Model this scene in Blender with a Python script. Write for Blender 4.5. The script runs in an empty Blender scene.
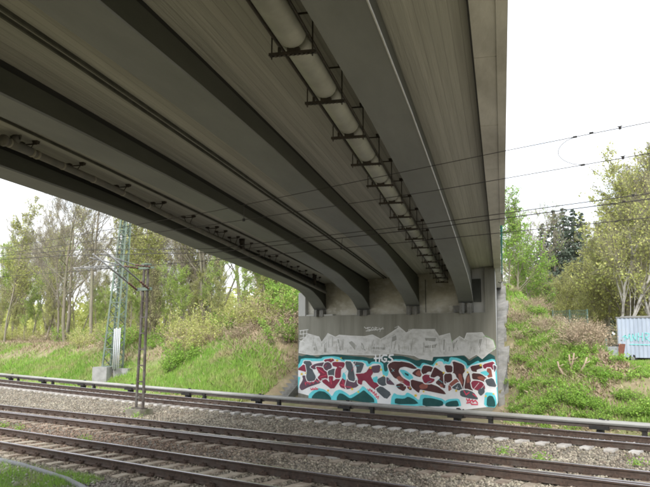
import bpy, bmesh, math, random
import numpy as np
from mathutils import Vector, Matrix
random.seed(11); RNG = np.random.default_rng(5)
R = math.radians
C = bpy.context.scene.collection

# ------------------------------------------------------------------ camera, sky, sun, exposure
scn = bpy.context.scene
YAW, PITCH, ROLL, CAMZ = .6626, .1294, .0022, 2.683
cam = bpy.data.cameras.new('camera'); camo = bpy.data.objects.new('camera', cam); C.objects.link(camo)
cam.sensor_width = 36; cam.lens = 39.96; cam.clip_start = .05; cam.clip_end = 3000
_r = Vector((math.cos(YAW), math.sin(YAW), 0)); _f = Vector((-math.sin(YAW)*math.cos(PITCH), math.cos(YAW)*math.cos(PITCH), math.sin(PITCH)))
_u = _r.cross(_f); _r2 = _r*math.cos(ROLL)+_u*math.sin(ROLL); _u2 = _u*math.cos(ROLL)-_r*math.sin(ROLL)
camo.matrix_world = Matrix(((_r2.x, _u2.x, -_f.x, 0), (_r2.y, _u2.y, -_f.y, 0), (_r2.z, _u2.z, -_f.z, CAMZ), (0, 0, 0, 1)))
scn.camera = camo
SUN_EL, SUN_AZ = R(38), R(148)          # azimuth clockwise from +Y
w = bpy.data.worlds.new('World'); scn.world = w; w.use_nodes = True
nt = w.node_tree; N = nt.nodes; Lk = nt.links; N.clear()
wo = N.new('ShaderNodeOutputWorld'); bg = N.new('ShaderNodeBackground'); bg.inputs[1].default_value = .1
sky = N.new('ShaderNodeTexSky'); sky.sky_type = 'NISHITA'; sky.sun_disc = False
sky.sun_elevation = SUN_EL; sky.sun_rotation = SUN_AZ; sky.air_density = 1.2; sky.dust_density = 2.5
tc = N.new('ShaderNodeTexCoord'); mp = N.new('ShaderNodeMapping'); mp.inputs['Scale'].default_value = (1, 1, 2.4)
nz = N.new('ShaderNodeTexNoise'); nz.inputs['Scale'].default_value = 3.1; nz.inputs['Detail'].default_value = 7; nz.inputs['Roughness'].default_value = .56
cr = N.new('ShaderNodeValToRGB'); cr.color_ramp.elements[0].position = .36; cr.color_ramp.elements[1].position = .5
cr.color_ramp.elements[0].color = (.62, .62, .62, 1)
mx = N.new('ShaderNodeMix'); mx.data_type = 'RGBA'; mx.inputs[7].default_value = (7.4, 7.6, 7.9, 1)
Lk.new(tc.outputs['Generated'], mp.inputs[0]); Lk.new(mp.outputs[0], nz.inputs[0]); Lk.new(nz.outputs[0], cr.inputs[0])
Lk.new(cr.outputs[0], mx.inputs[0]); Lk.new(sky.outputs[0], mx.inputs[6]); Lk.new(mx.outputs[2], bg.inputs[0]); Lk.new(bg.outputs[0], wo.inputs[0])
sl = bpy.data.lights.new('sun', 'SUN'); sl.energy = 1.5; sl.angle = R(14); sl.color = (1, .96, .9)
so = bpy.data.objects.new('sun', sl); C.objects.link(so)
_sd = Vector((math.sin(SUN_AZ)*math.cos(SUN_EL), math.cos(SUN_AZ)*math.cos(SUN_EL), math.sin(SUN_EL)))
so.rotation_euler = (-_sd).to_track_quat('-Z', 'Y').to_euler()
scn.view_settings.view_transform = 'Standard'; scn.view_settings.look = 'None'
scn.view_settings.exposure = 1.4; scn.view_settings.gamma = 1
scn.render.engine = 'CYCLES'
scn.cycles.pixel_filter_type = 'BLACKMAN_HARRIS'; scn.cycles.filter_width = 1.9
scn.cycles.max_bounces = 7; scn.cycles.diffuse_bounces = 4; scn.cycles.transparent_max_bounces = 8

# ------------------------------------------------------------------ materials
MATS = {}
def mat(name, c1, c2=None, scale=4., rough=.85, metal=0., c3=None, bump=0., bscale=None, stretch=None, rotz=0., island=0., trans=0., lo=.35, hi=.65, detail=8, spec=.3, wear=None):
    """principled surface coloured by layered noise; stretch = anisotropic mapping (world space)"""
    if name in MATS: return MATS[name]
    m = bpy.data.materials.new(name); m.use_nodes = True; n = m.node_tree.nodes; l = m.node_tree.links
    b = n['Principled BSDF']; b.inputs['Roughness'].default_value = rough; b.inputs['Metallic'].default_value = metal
    b.inputs['Specular IOR Level'].default_value = spec
    out = [x for x in n if x.type == 'OUTPUT_MATERIAL'][0]
    g = n.new('ShaderNodeNewGeometry'); mpp = n.new('ShaderNodeMapping'); mpp.vector_type = 'POINT'
    mr = n.new('ShaderNodeMapping'); mr.inputs['Rotation'].default_value = (0, 0, rotz)
    l.new(g.outputs['Position'], mr.inputs[0]); l.new(mr.outputs[0], mpp.inputs[0])
    mpp.inputs['Scale'].default_value = stretch or (1, 1, 1)
    def noise(s, d=detail):
        t = n.new('ShaderNodeTexNoise'); t.inputs['Scale'].default_value = s; t.inputs['Detail'].default_value = d; t.inputs['Roughness'].default_value = .62
        l.new(mpp.outputs[0], t.inputs[0]); return t
    def mix(f, a, bb):
        x = n.new('ShaderNodeMix'); x.data_type = 'RGBA'
        if isinstance(f, float): x.inputs[0].default_value = f
        else: l.new(f, x.inputs[0])
        for i, v in ((6, a), (7, bb)):
            if isinstance(v, tuple): x.inputs[i].default_value = (*v[:3], 1)
            else: l.new(v, x.inputs[i])
        return x.outputs[2]
    def ramp(src, a, bb):
        r = n.new('ShaderNodeMapRange'); r.inputs[1].default_value = a; r.inputs[2].default_value = bb; l.new(src, r.inputs[0]); return r.outputs[0]
    col = c1
    if c2:
        t = noise(scale); col = mix(ramp(t.outputs[0], lo, hi), c1, c2)
        if c3:
            t2 = noise(scale*.27 if scale > 1 else scale*3.1, 5); col = mix(ramp(t2.outputs[0], .48, .68), col, c3)
    if island:
        hs = n.new('ShaderNodeHueSaturation'); 
        if isinstance(col, tuple): hs.inputs['Color'].default_value = (*col[:3], 1)
        else: l.new(col, hs.inputs['Color'])
        v = n.new('ShaderNodeMapRange'); v.inputs[3].default_value = 1-island; v.inputs[4].default_value = 1+island
        l.new(g.outputs['Random Per Island'], v.inputs[0]); l.new(v.outputs[0], hs.inputs['Value'])
        h = n.new('ShaderNodeMapRange'); h.inputs[3].default_value = .5-island*.05; h.inputs[4].default_value = .5+island*.05
        ml = n.new('ShaderNodeMath'); ml.operation = 'FRACT'; mm = n.new('ShaderNodeMath'); mm.operation = 'MULTIPLY'; mm.inputs[1].default_value = 17.3
        l.new(g.outputs['Random Per Island'], mm.inputs[0]); l.new(mm.outputs[0], ml.inputs[0]); l.new(ml.outputs[0], h.inputs[0]); l.new(h.outputs[0], hs.inputs['Hue'])
        col = hs.outputs[0]
    if isinstance(col, tuple): b.inputs['Base Color'].default_value = (*col[:3], 1)
    else: l.new(col, b.inputs['Base Color'])
    if bump:
        t3 = noise(bscale or scale*3, 6); bp = n.new('ShaderNodeBump'); bp.inputs['Strength'].default_value = min(1, bump); bp.inputs['Distance'].default_value = .02*max(1, bump)
        l.new(t3.outputs[0], bp.inputs['Height']); l.new(bp.outputs[0], b.inputs['Normal'])
    if trans:
        tr = n.new('ShaderNodeBsdfTranslucent'); ms = n.new('ShaderNodeMixShader'); ms.inputs[0].default_value = trans
        if isinstance(col, tuple): tr.inputs[0].default_value = (*col[:3], 1)
        else: l.new(col, tr.inputs[0])
        l.new(b.outputs[0], ms.inputs[1]); l.new(tr.outputs[0], ms.inputs[2]); l.new(ms.outputs[0], out.inputs[0])
    MATS[name] = m; return m

BETA = -.4235
Bv = Vector((math.sin(BETA), math.cos(BETA), 0)); Qv = Vector((math.cos(BETA), -math.sin(BETA), 0))
ROT = BETA                                      # rotates world so that y runs along the bridge
M_soffit = mat('board_marked_concrete', (.39, .39, .36), (.48, .48, .445), 1.5, .9, c3=(.41, .40, .37), bump=.7, bscale=4, stretch=(6, .22, 1), rotz=ROT, lo=.38, hi=.62)
M_soffit2 = mat('pale_board_marked_concrete', (.39, .39, .365), (.48, .48, .45), 1.3, .9, c3=(.35, .345, .32), bump=.5, bscale=5, stretch=(7, .25, 1), rotz=ROT, lo=.3, hi=.7)
M_girder = mat('girder_grey_paint', (.185, .195, .20), (.225, .235, .24), 1.5, .55, c3=(.165, .173, .175), bump=.15, stretch=(1.5, .4, 1), rotz=ROT, lo=.3, hi=.7)
M_web = mat('shaded_girder_web', (.052, .055, .048), (.07, .073, .063), 1.5, .6, stretch=(1, .3, 1), rotz=ROT)  # darker than the flange: shade on the web side put into the colour
M_edge = mat('edge_beam_concrete', (.52, .515, .50), (.64, .63, .61), 1.1, .9, c3=(.38, .37, .35), bump=.4, bscale=7, stretch=(2.5, .8, 1), rotz=ROT)
M_wall = mat('abutment_concrete', (.215, .21, .178), (.295, .29, .25), .9, .9, c3=(.265, .26, .225), bump=.35, bscale=12, stretch=(3, 1, .22), lo=.38, hi=.62)
M_back = mat('chamber_wall_concrete', (.60, .58, .50), (.40, .38, .31), .9, .95, c3=(.64, .63, .58), bump=.5, bscale=6, stretch=(1, 1, 1.6), lo=.38, hi=.62)
M_pale = mat('pale_patch_concrete', (.42, .425, .41), (.50, .50, .48), 1.4, .9, bump=.2)
M_rough = mat('rough_mortar', (.17, .17, .165), (.27, .265, .25), 3., .95, c3=(.12, .12, .10), bump=1.5, bscale=7)
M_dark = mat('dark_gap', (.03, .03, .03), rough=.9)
M_joint = mat('joint_sealant', (.06, .06, .052), (.10, .1, .085), 3, .8)
M_bright = mat('lit_rim', (.62, .63, .64), (.5, .5, .5), 9, .4, metal=.2)  # bright tone stands for sunlight on the girder rim
M_pipe = mat('pipe_jacket', (.27, .28, .265), (.36, .36, .335), 2.5, .5, c3=(.22, .22, .20), spec=.4)
M_drain = mat('drain_pipe_grey', (.13, .13, .12), (.18, .17, .155), 3., .6)
M_steel = mat('dark_hanger_steel', (.045, .042, .038), (.075, .06, .05), 9, .6, metal=.4)
M_cuff = mat('pale_pipe_cuff', (.30, .285, .24), rough=.5)
M_teal = mat('teal_paint', (.05, .27, .27), (.07, .31, .30), 5, .5)
M_railside = mat('rusty_rail', (.05, .036, .03), (.095, .066, .052), 14, .75, c3=(.085, .07, .06), bump=.3)
M_railtop = mat('worn_rail_head', (.52, .50, .56), (.42, .40, .44), 6, .25, metal=.7, stretch=(.3, 3, 1))
M_sleep_b = mat('beige_concrete_sleeper', (.29, .25, .19), (.38, .34, .27), 7, .95, c3=(.20, .15, .11), bump=.4, island=.12)
M_sleep_d = mat('brownish_sleeper', (.22, .185, .14), (.31, .27, .215), 7, .95, c3=(.15, .11, .085), bump=.4, island=.12)
M_sleep_w = mat('pale_concrete_sleeper', (.44, .43, .41), (.35, .33, .30), 8, .9, c3=(.26, .235, .21), bump=.3, island=.1)
M_clip = mat('rusty_fastening', (.05, .038, .03), (.10, .065, .05), 20, .8)
M_cover = mat('third_rail_cover', (.29, .29, .275), (.36, .36, .345), 5, .7, c3=(.24, .235, .21), stretch=(.4, 4, 1))
M_cond = mat('conductor_steel', (.09, .075, .065), (.13, .11, .10), 6, .6, metal=.3)
M_black = mat('black_insulator', (.022, .022, .022), (.035, .032, .03), 8, .6)
M_mast = mat('weathered_mast_steel', (.06, .05, .043), (.105, .09, .08), 9, .7, c3=(.14, .13, .12), metal=.2)
M_green = mat('pale_green_tower_paint', (.13, .18, .145), (.17, .22, .18), 4, .6, c3=(.13, .145, .12))
M_galv = mat('galvanised_tube', (.26, .265, .26), (.33, .33, .33), 8, .45, metal=.4)
M_white = mat('white_conduit', (.50, .52, .55), (.42, .44, .46), 3, .5)
M_foot = mat('mossy_footing', (.16, .15, .12), (.24, .225, .19), 5, .95, c3=(.10, .11, .06), bump=.6)
M_block = mat('grey_footing_block', (.24, .24, .235), (.34, .34, .34), 2.5, .9, c3=(.16, .16, .145), bump=.5)
M_wire = mat('contact_wire', (.055, .05, .05), rough=.5, metal=.3)
M_rod = mat('brown_insulator', (.10, .055, .04), (.14, .08, .055), 10, .4)
M_trailer = mat('blue_grey_sheet', (.36, .42, .52), (.42, .48, .57), 3, .5, c3=(.31, .36, .44), stretch=(1, 1, .3))
M_tyre = mat('tyre_rubber', (.02, .02, .02), rough=.9)
M_redbrown = mat('red_brown_board', (.16, .06, .045), (.2, .09, .06), 7, .8)
M_asph = mat('asphalt', (.045, .045, .047), (.06, .06, .06), 20, .95)
M_bark = mat('grey_brown_bark', (.19, .17, .135), (.28, .25, .20), 5, .95, c3=(.21, .21, .14), stretch=(1, 1, .25))
M_bark2 = mat('dark_bark', (.13, .11, .085), (.20, .17, .135), 5, .95, c3=(.11, .12, .06), stretch=(1, 1, .25))
M_birch = mat('birch_bark', (.62, .60, .57), (.48, .46, .42), 2.2, .8, c3=(.10, .09, .08), stretch=(1, 1, 3))
M_leafg = mat('fresh_green_leaves', (.33, .47, .10), (.44, .56, .15), .6, .6, island=.3, trans=.45)
M_leafy = mat('yellow_green_leaves', (.43, .47, .15), (.52, .54, .21), .6, .6, island=.3, trans=.45)
M_leafo = mat('olive_catkins', (.41, .41, .19), (.50, .48, .25), .6, .7, island=.3, trans=.35)
M_leafb = mat('bright_bush_leaves', (.23, .40, .065), (.32, .49, .10), .8, .6, island=.3, trans=.4)
M_needle = mat('spruce_needles', (.07, .10, .075), (.11, .145, .105), .9, .7, island=.3, trans=.1)
M_ivy = mat('dark_ivy', (.03, .06, .018), (.05, .09, .03), .9, .5, island=.3, trans=.1)
M_dry = mat('dry_twigs', (.32, .26, .18), (.42, .35, .25), .8, .9, island=.3)
M_dryleaf = mat('dead_leaves', (.30, .23, .155), (.40, .33, .235), .9, .9, island=.35)
M_grass = mat('grass_blades', (.20, .36, .06), (.29, .44, .095), .25, .7, island=.3, trans=.3, c3=(.40, .38, .19))
M_blossom = mat('white_blossom', (.62, .6, .5), rough=.8, trans=.3)
G_cols = dict(teal=(.018, .085, .085), cyan=(.13, .60, .68), white=(.80, .82, .88), slate=(.085, .10, .115), purple=(.12, .075, .105),
              crimson=(.235, .035, .065), brown=(.085, .035, .036), rust=(.29, .10, .08), yellow=(.75, .55, .04), gap=(.30, .30, .28),
              chrome_line=(.62, .62, .62), red=(.62, .07, .13), tagw=(.66, .66, .65), green=(.25, .5, .18))
G_m = {k: mat('spray_'+k, v, tuple(min(1, x*1.35+.012) for x in v), 2.2, .7, bump=.1, spec=.2, lo=.3, hi=.75) for k, v in G_cols.items()}
G_m['silver'] = mat('spray_silver', (.68, .68, .67), (.44, .435, .41), 3.2, .6, c3=(.74, .74, .74), bump=.15, stretch=(1, 1, 1.6), lo=.40, hi=.68)

def board_lines(m):
    # fine regular lines left by the formwork boards, running along the span
    n = m.node_tree.nodes; l = m.node_tree.links; b = n['Principled BSDF']; src = b.inputs['Base Color'].links[0].from_socket
    g = n.new('ShaderNodeNewGeometry'); mr = n.new('ShaderNodeMapping'); mr.inputs['Rotation'].default_value = (0, 0, BETA); l.new(g.outputs['Position'], mr.inputs[0])
    sx = n.new('ShaderNodeSeparateXYZ'); l.new(mr.outputs[0], sx.inputs[0]); k = n.new('ShaderNodeMath'); k.operation = 'MULTIPLY'; k.inputs[1].default_value = 1/.125; l.new(sx.outputs[0], k.inputs[0])
    fl = n.new('ShaderNodeMath'); fl.operation = 'FLOOR'; l.new(k.outputs[0], fl.inputs[0]); fr = n.new('ShaderNodeMath'); fr.operation = 'FRACT'; l.new(k.outputs[0], fr.inputs[0])
    wn = n.new('ShaderNodeTexWhiteNoise'); wn.noise_dimensions = '1D'; l.new(fl.outputs[0], wn.inputs['W']); t1 = n.new('ShaderNodeMapRange'); t1.inputs[3].default_value = .86; t1.inputs[4].default_value = 1.08; l.new(wn.outputs['Value'], t1.inputs[0])
    t2 = n.new('ShaderNodeMapRange'); t2.inputs[1].default_value = 0; t2.inputs[2].default_value = .14; t2.inputs[3].default_value = .72; t2.inputs[4].default_value = 1; l.new(fr.outputs[0], t2.inputs[0])
    mu = n.new('ShaderNodeMath'); mu.operation = 'MULTIPLY'; l.new(t1.outputs[0], mu.inputs[0]); l.new(t2.outputs[0], mu.inputs[1])
    vm = n.new('ShaderNodeVectorMath'); vm.operation = 'SCALE'; l.new(src, vm.inputs[0]); l.new(mu.outputs[0], vm.inputs['Scale']); l.new(vm.outputs[0], b.inputs['Base Color'])
board_lines(M_soffit); board_lines(M_soffit2)
# ------------------------------------------------------------------ mesh helpers
class MB:
    def __init__(s): s.v = []; s.f = []; s.m = []
    def add(s, v, f, mi=0):
        o = len(s.v); s.v += [tuple(p) for p in v]; s.f += [tuple(i+o for i in q) for q in f]; s.m += [mi]*len(f); return s
    def box(s, c, d, rz=0., mi=0, taper=1.):
        cx, cy, cz = c; x, y, z = d[0]/2, d[1]/2, d[2]/2; ca, sa = math.cos(rz), math.sin(rz); v = []
        for k, t in ((-1, 1.), (1, taper)):
            for a, b in ((-1, -1), (1, -1), (1, 1), (-1, 1)):
                px, py = a*x*t, b*y*t; v.append((cx+px*ca-py*sa, cy+px*sa+py*ca, cz+k*z))
        return s.add(v, [(0, 3, 2, 1), (4, 5, 6, 7), (0, 1, 5, 4), (1, 2, 6, 5), (2, 3, 7, 6), (3, 0, 4, 7)], mi)
    def tube(s, pts, r, n=8, cap=True, mi=0):
        pts = [Vector(p) for p in pts]; rs = r if isinstance(r, (list, tuple)) else [r]*len(pts); v = []; f = []
        up = None
        for i, p in enumerate(pts):
            d = (pts[min(i+1, len(pts)-1)]-pts[max(i-1, 0)]).normalized()
            if up is None: up = d.orthogonal().normalized()
            a = (up-d*up.dot(d)).normalized(); up = a; b = d.cross(a)
            for k in range(n):
                t = 2*math.pi*k/n; v.append(p+(a*math.cos(t)+b*math.sin(t))*rs[i])
        for i in range(len(pts)-1):
            for k in range(n): f.append((i*n+k, i*n+(k+1) % n, (i+1)*n+(k+1) % n, (i+1)*n+k))
        if cap: f.append(tuple(range(n-1, -1, -1))); f.append(tuple((len(pts)-1)*n+k for k in range(n)))
        return s.add(v, f, mi)
    def bar(s, a, b, w, h=None, mi=0):
        """rectangular bar from a to b; w sideways, h the other way"""
        a, b = Vector(a), Vector(b); h = h or w; d = (b-a).normalized(); sd = d.cross(Vector((0, 0, 1)))
        if sd.length < 1e-3: sd = Vector((1, 0, 0))
        sd.normalize(); up = sd.cross(d); v = []
        for p in (a, b):
            for i, j in ((-1, -1), (1, -1), (1, 1), (-1, 1)): v.append(p+sd*i*w/2+up*j*h/2)
        return s.add(v, [(0, 1, 2, 3), (7, 6, 5, 4), (0, 4, 5, 1), (1, 5, 6, 2), (2, 6, 7, 3), (3, 7, 4, 0)], mi)
    def sweep(s, prof, path, closed=True, mi=0, mis=None):
        """prof: list per station of 3D points"""
        n = len(path[0]); v = [p for st in path for p in st]; f = []; ms = []
        for i in range(len(path)-1):
            for k in range(n if closed else n-1):
                f.append((i*n+k, i*n+(k+1) % n, (i+1)*n+(k+1) % n, (i+1)*n+k)); ms.append(mis[k] if mis else mi)
        o = len(s.v); s.v += [tuple(p) for p in v]; s.f += [tuple(i+o for i in q) for q in f]; s.m += ms
        if closed:
            s.f.append(tuple(o+k for k in range(n-1, -1, -1))); s.f.append(tuple(o+(len(path)-1)*n+k for k in range(n))); s.m += [mi, mi]
        return s
    def mesh(s, name, mats, smooth=False):
        me = bpy.data.meshes.new(name); me.from_pydata(s.v, [], s.f)
        for m in (mats if isinstance(mats, (list, tuple)) else [mats]): me.materials.append(m)
        if any(s.m): me.polygons.foreach_set('material_index', s.m)
        if smooth: me.polygons.foreach_set('use_smooth', [True]*len(s.f))
        me.update(); return me
def npmesh(name, V, F, mats, mi=None, smooth=False):
    V = np.asarray(V, np.float32); F = np.asarray(F, np.int32); k = F.shape[1]
    me = bpy.data.meshes.new(name); me.vertices.add(len(V)); me.vertices.foreach_set('co', V.ravel())
    me.loops.add(F.size); me.loops.foreach_set('vertex_index', F.ravel()); me.polygons.add(len(F))
    me.polygons.foreach_set('loop_start', np.arange(0, F.size, k, dtype=np.int32)); me.polygons.foreach_set('loop_total', np.full(len(F), k, np.int32))
    for m in (mats if isinstance(mats, (list, tuple)) else [mats]): me.materials.append(m)
    if mi is not None: me.polygons.foreach_set('material_index', np.asarray(mi, np.int32))
    if smooth: me.polygons.foreach_set('use_smooth', np.ones(len(F), bool))
    me.update(calc_edges=True); return me
def link(name, me, parent=None, loc=(0, 0, 0), rz=0., sc=1.):
    o = bpy.data.objects.new(name, me); C.objects.link(o)
    if parent: o.parent = parent
    o.location = loc; o.rotation_euler = (0, 0, rz); o.scale = (sc, sc, sc) if not isinstance(sc, tuple) else sc
    return o
def tag(o, label, cat, group=None):
    o['label'] = label; o['category'] = cat
    if group: o['group'] = group
    return o
def thing(name, label, cat, loc=(0, 0, 0), rz=0., group=None):
    o = link(name, None, None, loc, rz); return tag(o, label, cat, group)
def setting(o): o['kind'] = 'structure'; return o
def stuff(o, label=None, cat=None):
    o['kind'] = 'stuff'
    if label: o['label'] = label
    if cat: o['category'] = cat
    return o
def dup(root, loc, rz=0., sc=1., label=None):
    r = root.copy(); C.objects.link(r); r.location = loc; r.rotation_euler = (0, 0, rz); r.scale = (sc, sc, sc) if not isinstance(sc, tuple) else sc
    if label: r['label'] = label
    for ch in list(root.children):
        c = ch.copy(); C.objects.link(c); c.parent = r
        for g in ch.children:
            d = g.copy(); C.objects.link(d); d.parent = c
    return r
def lerp(x, xs, ys): return float(np.interp(x, xs, ys))
def ss(a, b, x):
    t = np.clip((x-a)/(b-a), 0, 1); return t*t*(3-2*t)

# value noise for terrain (numpy)
_g = RNG.random((256, 256))
def vn(x, y, s):
    x = np.asarray(x, float)/s; y = np.asarray(y, float)/s; xi = np.floor(x).astype(int); yi = np.floor(y).astype(int)
    fx = x-xi; fy = y-yi; fx = fx*fx*(3-2*fx); fy = fy*fy*(3-2*fy)
    a = _g[xi % 256, yi % 256]; b = _g[(xi+1) % 256, yi % 256]; c = _g[xi % 256, (yi+1) % 256]; d = _g[(xi+1) % 256, (yi+1) % 256]
    return (a*(1-fx)+b*fx)*(1-fy)+(c*(1-fx)+d*fx)*fy-.5

WX0, WX1, WY = -23.96, -13.10, 28.5         # abutment wall face
def yc1(X): return 20.75-.0127*(X+5)+.001327*(X+5)**2
def yc2(X): return 15.38+.033*X
def yc3(X): return 11.1+.0215*X
def terr(X, Y, rough=True):
    X = np.asarray(X, float); Y = np.asarray(Y, float)
    q = X*Qv.x+Y*Qv.y
    shift = np.where(X < -30, np.maximum(0, yc1(np.minimum(X, -5))-21.3), 0)     # toe follows the curve of the far track
    Yr = Y-shift
    slope = np.where(X < -18, .62, .60)
    near_wall = np.where(X < -18, 3.5*np.exp(-(np.clip(WX0-X, 0, 99)/2.0)**2), 3.0*np.exp(-(np.clip(X-WX1, 0, 99)/2.2)**2))
    cut = -.45+np.clip((Yr-24.6-near_wall)*slope, 0, 50)
    nat = np.where(X < -18, 2.0+.5*ss(-50, -34, X), 1.35)+.015*np.clip(Y-30, 0, 60)*np.where(X < -18, .3, .3)
    nat = np.where(X < -18, nat, 1.15+.3*ss(28, 44, Y))
    dl = np.clip(-11.2-q, 0, 99); dr = np.clip(q-.4, 0, 99)
    emb = 5.55-dl/2.0-dr/1.05
    top = np.maximum(nat, emb)
    k = .5; z = np.minimum(cut, top)-.12*np.exp(-np.abs(cut-top)/k)
    near = 1.1*ss(6.3, 0, Y)+3.6*ss(-1, -9, Y)-.42
    z = np.where(Y < 12, near, z)
    z = np.where((X > WX0) & (X < WX1) & (Y < 29.2) & (Y > 12), -.45, z)
    if rough:
        amp = np.clip((Y-24.3)/3, 0, 1)
        z = z+amp*(vn(X, Y, 2.3)*.32+vn(X+50, Y, .8)*.14)+np.where(Y < 8, vn(X, Y, .7)*.08, 0)
    return z
def tz(x, y): return float(terr(x, y))

# ------------------------------------------------------------------ ground
xs = np.unique(np.concatenate([np.arange(-170, -66, 4.), np.arange(-66, -2, .5), np.arange(-2, 60, 4.), [-900, -500, -300, -220, 100, 200, 400, 900, WX0-.01, WX0+.01, WX1-.01, WX1+.01]]))
ys = np.unique(np.concatenate([[-900, -400, -200, -100, -60, -40], np.arange(-30, 4, 2.), np.arange(4, 12, .5), np.arange(12, 24, 2.), np.arange(24, 50, .5), np.arange(50, 90, 3.), [100, 120, 150, 200, 300, 500, 900, 29.19, 29.21]]))
XX, YY = np.meshgrid(xs, ys, indexing='ij'); ZZ = terr(XX, YY); nx, ny = XX.shape
idx = np.arange(nx*ny).reshape(nx, ny)
F = np.stack([idx[:-1, :-1].ravel(), idx[1:, :-1].ravel(), idx[1:, 1:].ravel(), idx[:-1, 1:].ravel()], 1)
M_ground = mat('slope_soil', (.25, .20, .13), (.17, .18, .075), .55, .95, c3=(.34, .28, .19), bump=1.5, bscale=6, lo=.40, hi=.6)
n = M_ground.node_tree.nodes; l = M_ground.node_tree.links      # fresh grass low on the cutting, dead litter above (position driven)
b = n['Principled BSDF']; src = b.inputs['Base Color'].links[0].from_socket
g = n.new('ShaderNodeNewGeometry'); sp = n.new('ShaderNodeSeparateXYZ'); l.new(g.outputs['Position'], sp.inputs[0])
def mr(sock, a, bb):
    r = n.new('ShaderNodeMapRange'); r.interpolation_type = 'SMOOTHSTEP'; r.inputs[1].default_value = a; r.inputs[2].default_value = bb; l.new(sock, r.inputs[0]); return r.outputs[0]
def mth(op, a, bb):
    r = n.new('ShaderNodeMath'); r.operation = op
    for i, v in enumerate((a, bb)):
        if isinstance(v, float): r.inputs[i].default_value = v
        else: l.new(v, r.inputs[i])
    return r.outputs[0]
nn = n.new('ShaderNodeTexNoise'); nn.inputs['Scale'].default_value = .35; nn.inputs['Detail'].default_value = 6; l.new(g.outputs['Position'], nn.inputs[0])
hz = mth('SUBTRACT', sp.outputs[2], mth('MULTIPLY', nn.outputs[0], 2.4))
gfac = mth('MULTIPLY', mth('MULTIPLY', mr(hz, .5, -.6), mr(sp.outputs[0], -25.0, -26.4)), mr(sp.outputs[1], 24.9, 25.6))
mxx = n.new('ShaderNodeMix'); mxx.data_type = 'RGBA'; l.new(gfac, mxx.inputs[0]); l.new(src, mxx.inputs[6]); mxx.inputs[7].default_value = (.17, .25, .06, 1)
l.new(mxx.outputs[2], b.inputs['Base Color'])
setting(link('ground', npmesh('ground', np.stack([XX, YY, ZZ], -1).reshape(-1, 3), F, M_ground, smooth=True)))

# ballast bed: one sheet between the cess on either side
M_ballast = mat('ballast_gravel', (.25, .23, .19), (.12, .105, .085), 18, .95, c3=(.29, .27, .23), bump=3, bscale=22)
def bz(X, Y):
    a = np.abs(Y-yc3(X)); b_ = np.abs(Y-yc2(X)); c = np.abs(Y-yc1(X)); m = np.minimum(np.minimum(a, b_), c)
    z = -.215-.07*ss(1.2, 2.0, m)
    z = z-.28*ss(1.9, 3.2, np.where((Y < yc3(X)) | (Y > yc1(X)), m, 0))
    return z+vn(X, Y, .5)*.03
xs2 = np.concatenate([np.arange(-120, -60, 3.), np.arange(-60, 0, .4), np.arange(0, 40, 3.)])
tt = np.linspace(0, 1, 90); X2 = np.repeat(xs2[:, None], 90, 1); Y2 = (yc3(X2)-3.1)*(1-tt)+(yc1(X2)+3.0)*tt
idx = np.arange(X2.size).reshape(X2.shape)
F = np.stack([idx[:-1, :-1].ravel(), idx[1:, :-1].ravel(), idx[1:, 1:].ravel(), idx[:-1, 1:].ravel()], 1)
setting(link('ballast_bed', npmesh('ballast_bed', np.stack([X2, Y2, bz(X2, Y2)], -1).reshape(-1, 3), F, M_ballast, smooth=True)))

# loose stones (stuff)
def rocks(P, S, seed=1):
    rg = np.random.default_rng(seed); n_ = len(P)
    base = np.array([(1, 0, 0), (-1, 0, 0), (0, 1, 0), (0, -1, 0), (0, 0, 1), (0, 0, -1)], float)
    fc = np.array([(0, 2, 4), (2, 1, 4), (1, 3, 4), (3, 0, 4), (2, 0, 5), (1, 2, 5), (3, 1, 5), (0, 3, 5)])
    j = base[None]*(.65+.7*rg.random((n_, 6, 1)))+rg.normal(0, .18, (n_, 6, 3))
    a = rg.random(n_)*6.28; ca, sa = np.cos(a)[:, None], np.sin(a)[:, None]
    t = rg.normal(0, .6, n_); ct, st = np.cos(t)[:, None], np.sin(t)[:, None]
    x, y, z = j[..., 0], j[..., 1], j[..., 2]*.8; y, z = y*ct-z*st, y*st+z*ct; x, y = x*ca-y*sa, x*sa+y*ca
    V = np.stack([x, y, z], -1)*S[:, None, None]+P[:, None, :]
    return V.reshape(-1, 3), (fc[None]+6*np.arange(n_)[:, None, None]).reshape(-1, 3)
SP1, PH1, SP2, PH2, SP3, PH3 = .61, -24.25, .58, -18.65, .60, -17.79
az = RNG.uniform(-1.12, -.19, 900000); rr = np.sqrt(RNG.uniform(8.2**2, 52**2, 900000))
Xs = np.sin(az)*rr; Ys = np.cos(az)*rr
keep = (RNG.random(len(Xs)) < np.clip(14/rr, 0, 1)**1.5) & (Ys > yc3(Xs)-2.5) & (Ys < yc1(Xs)+2.6) & (Xs > -52)
Xs, Ys = Xs[keep], Ys[keep]
def onsl(yc, ph, s, hw=.15): return (np.abs(Ys-yc(Xs)) < 1.33) & (np.abs(((Xs-ph+s/2) % s)-s/2) < hw)
path = (Ys-yc2(Xs) > 1.7) & (Ys-yc2(Xs) < 2.5) & (RNG.random(len(Xs)) < .82)
corner = (Ys < 8.9) & (Xs < -13.3) & (RNG.random(len(Xs)) < .75)
keep = ~(corner | onsl(yc1, PH1, SP1, .10) | onsl(yc2, PH2, SP2) | onsl(yc3, PH3, SP3) | path)
Xs, Ys = Xs[keep], Ys[keep]; Xs, Ys = Xs[:150000], Ys[:150000]
S_ = .014+.030*RNG.random(len(Xs))**1.5; Zs = bz(Xs, Ys)+S_*RNG.uniform(-.2, .5, len(Xs))
V, F = rocks(np.stack([Xs, Ys, Zs], 1), S_)
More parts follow.
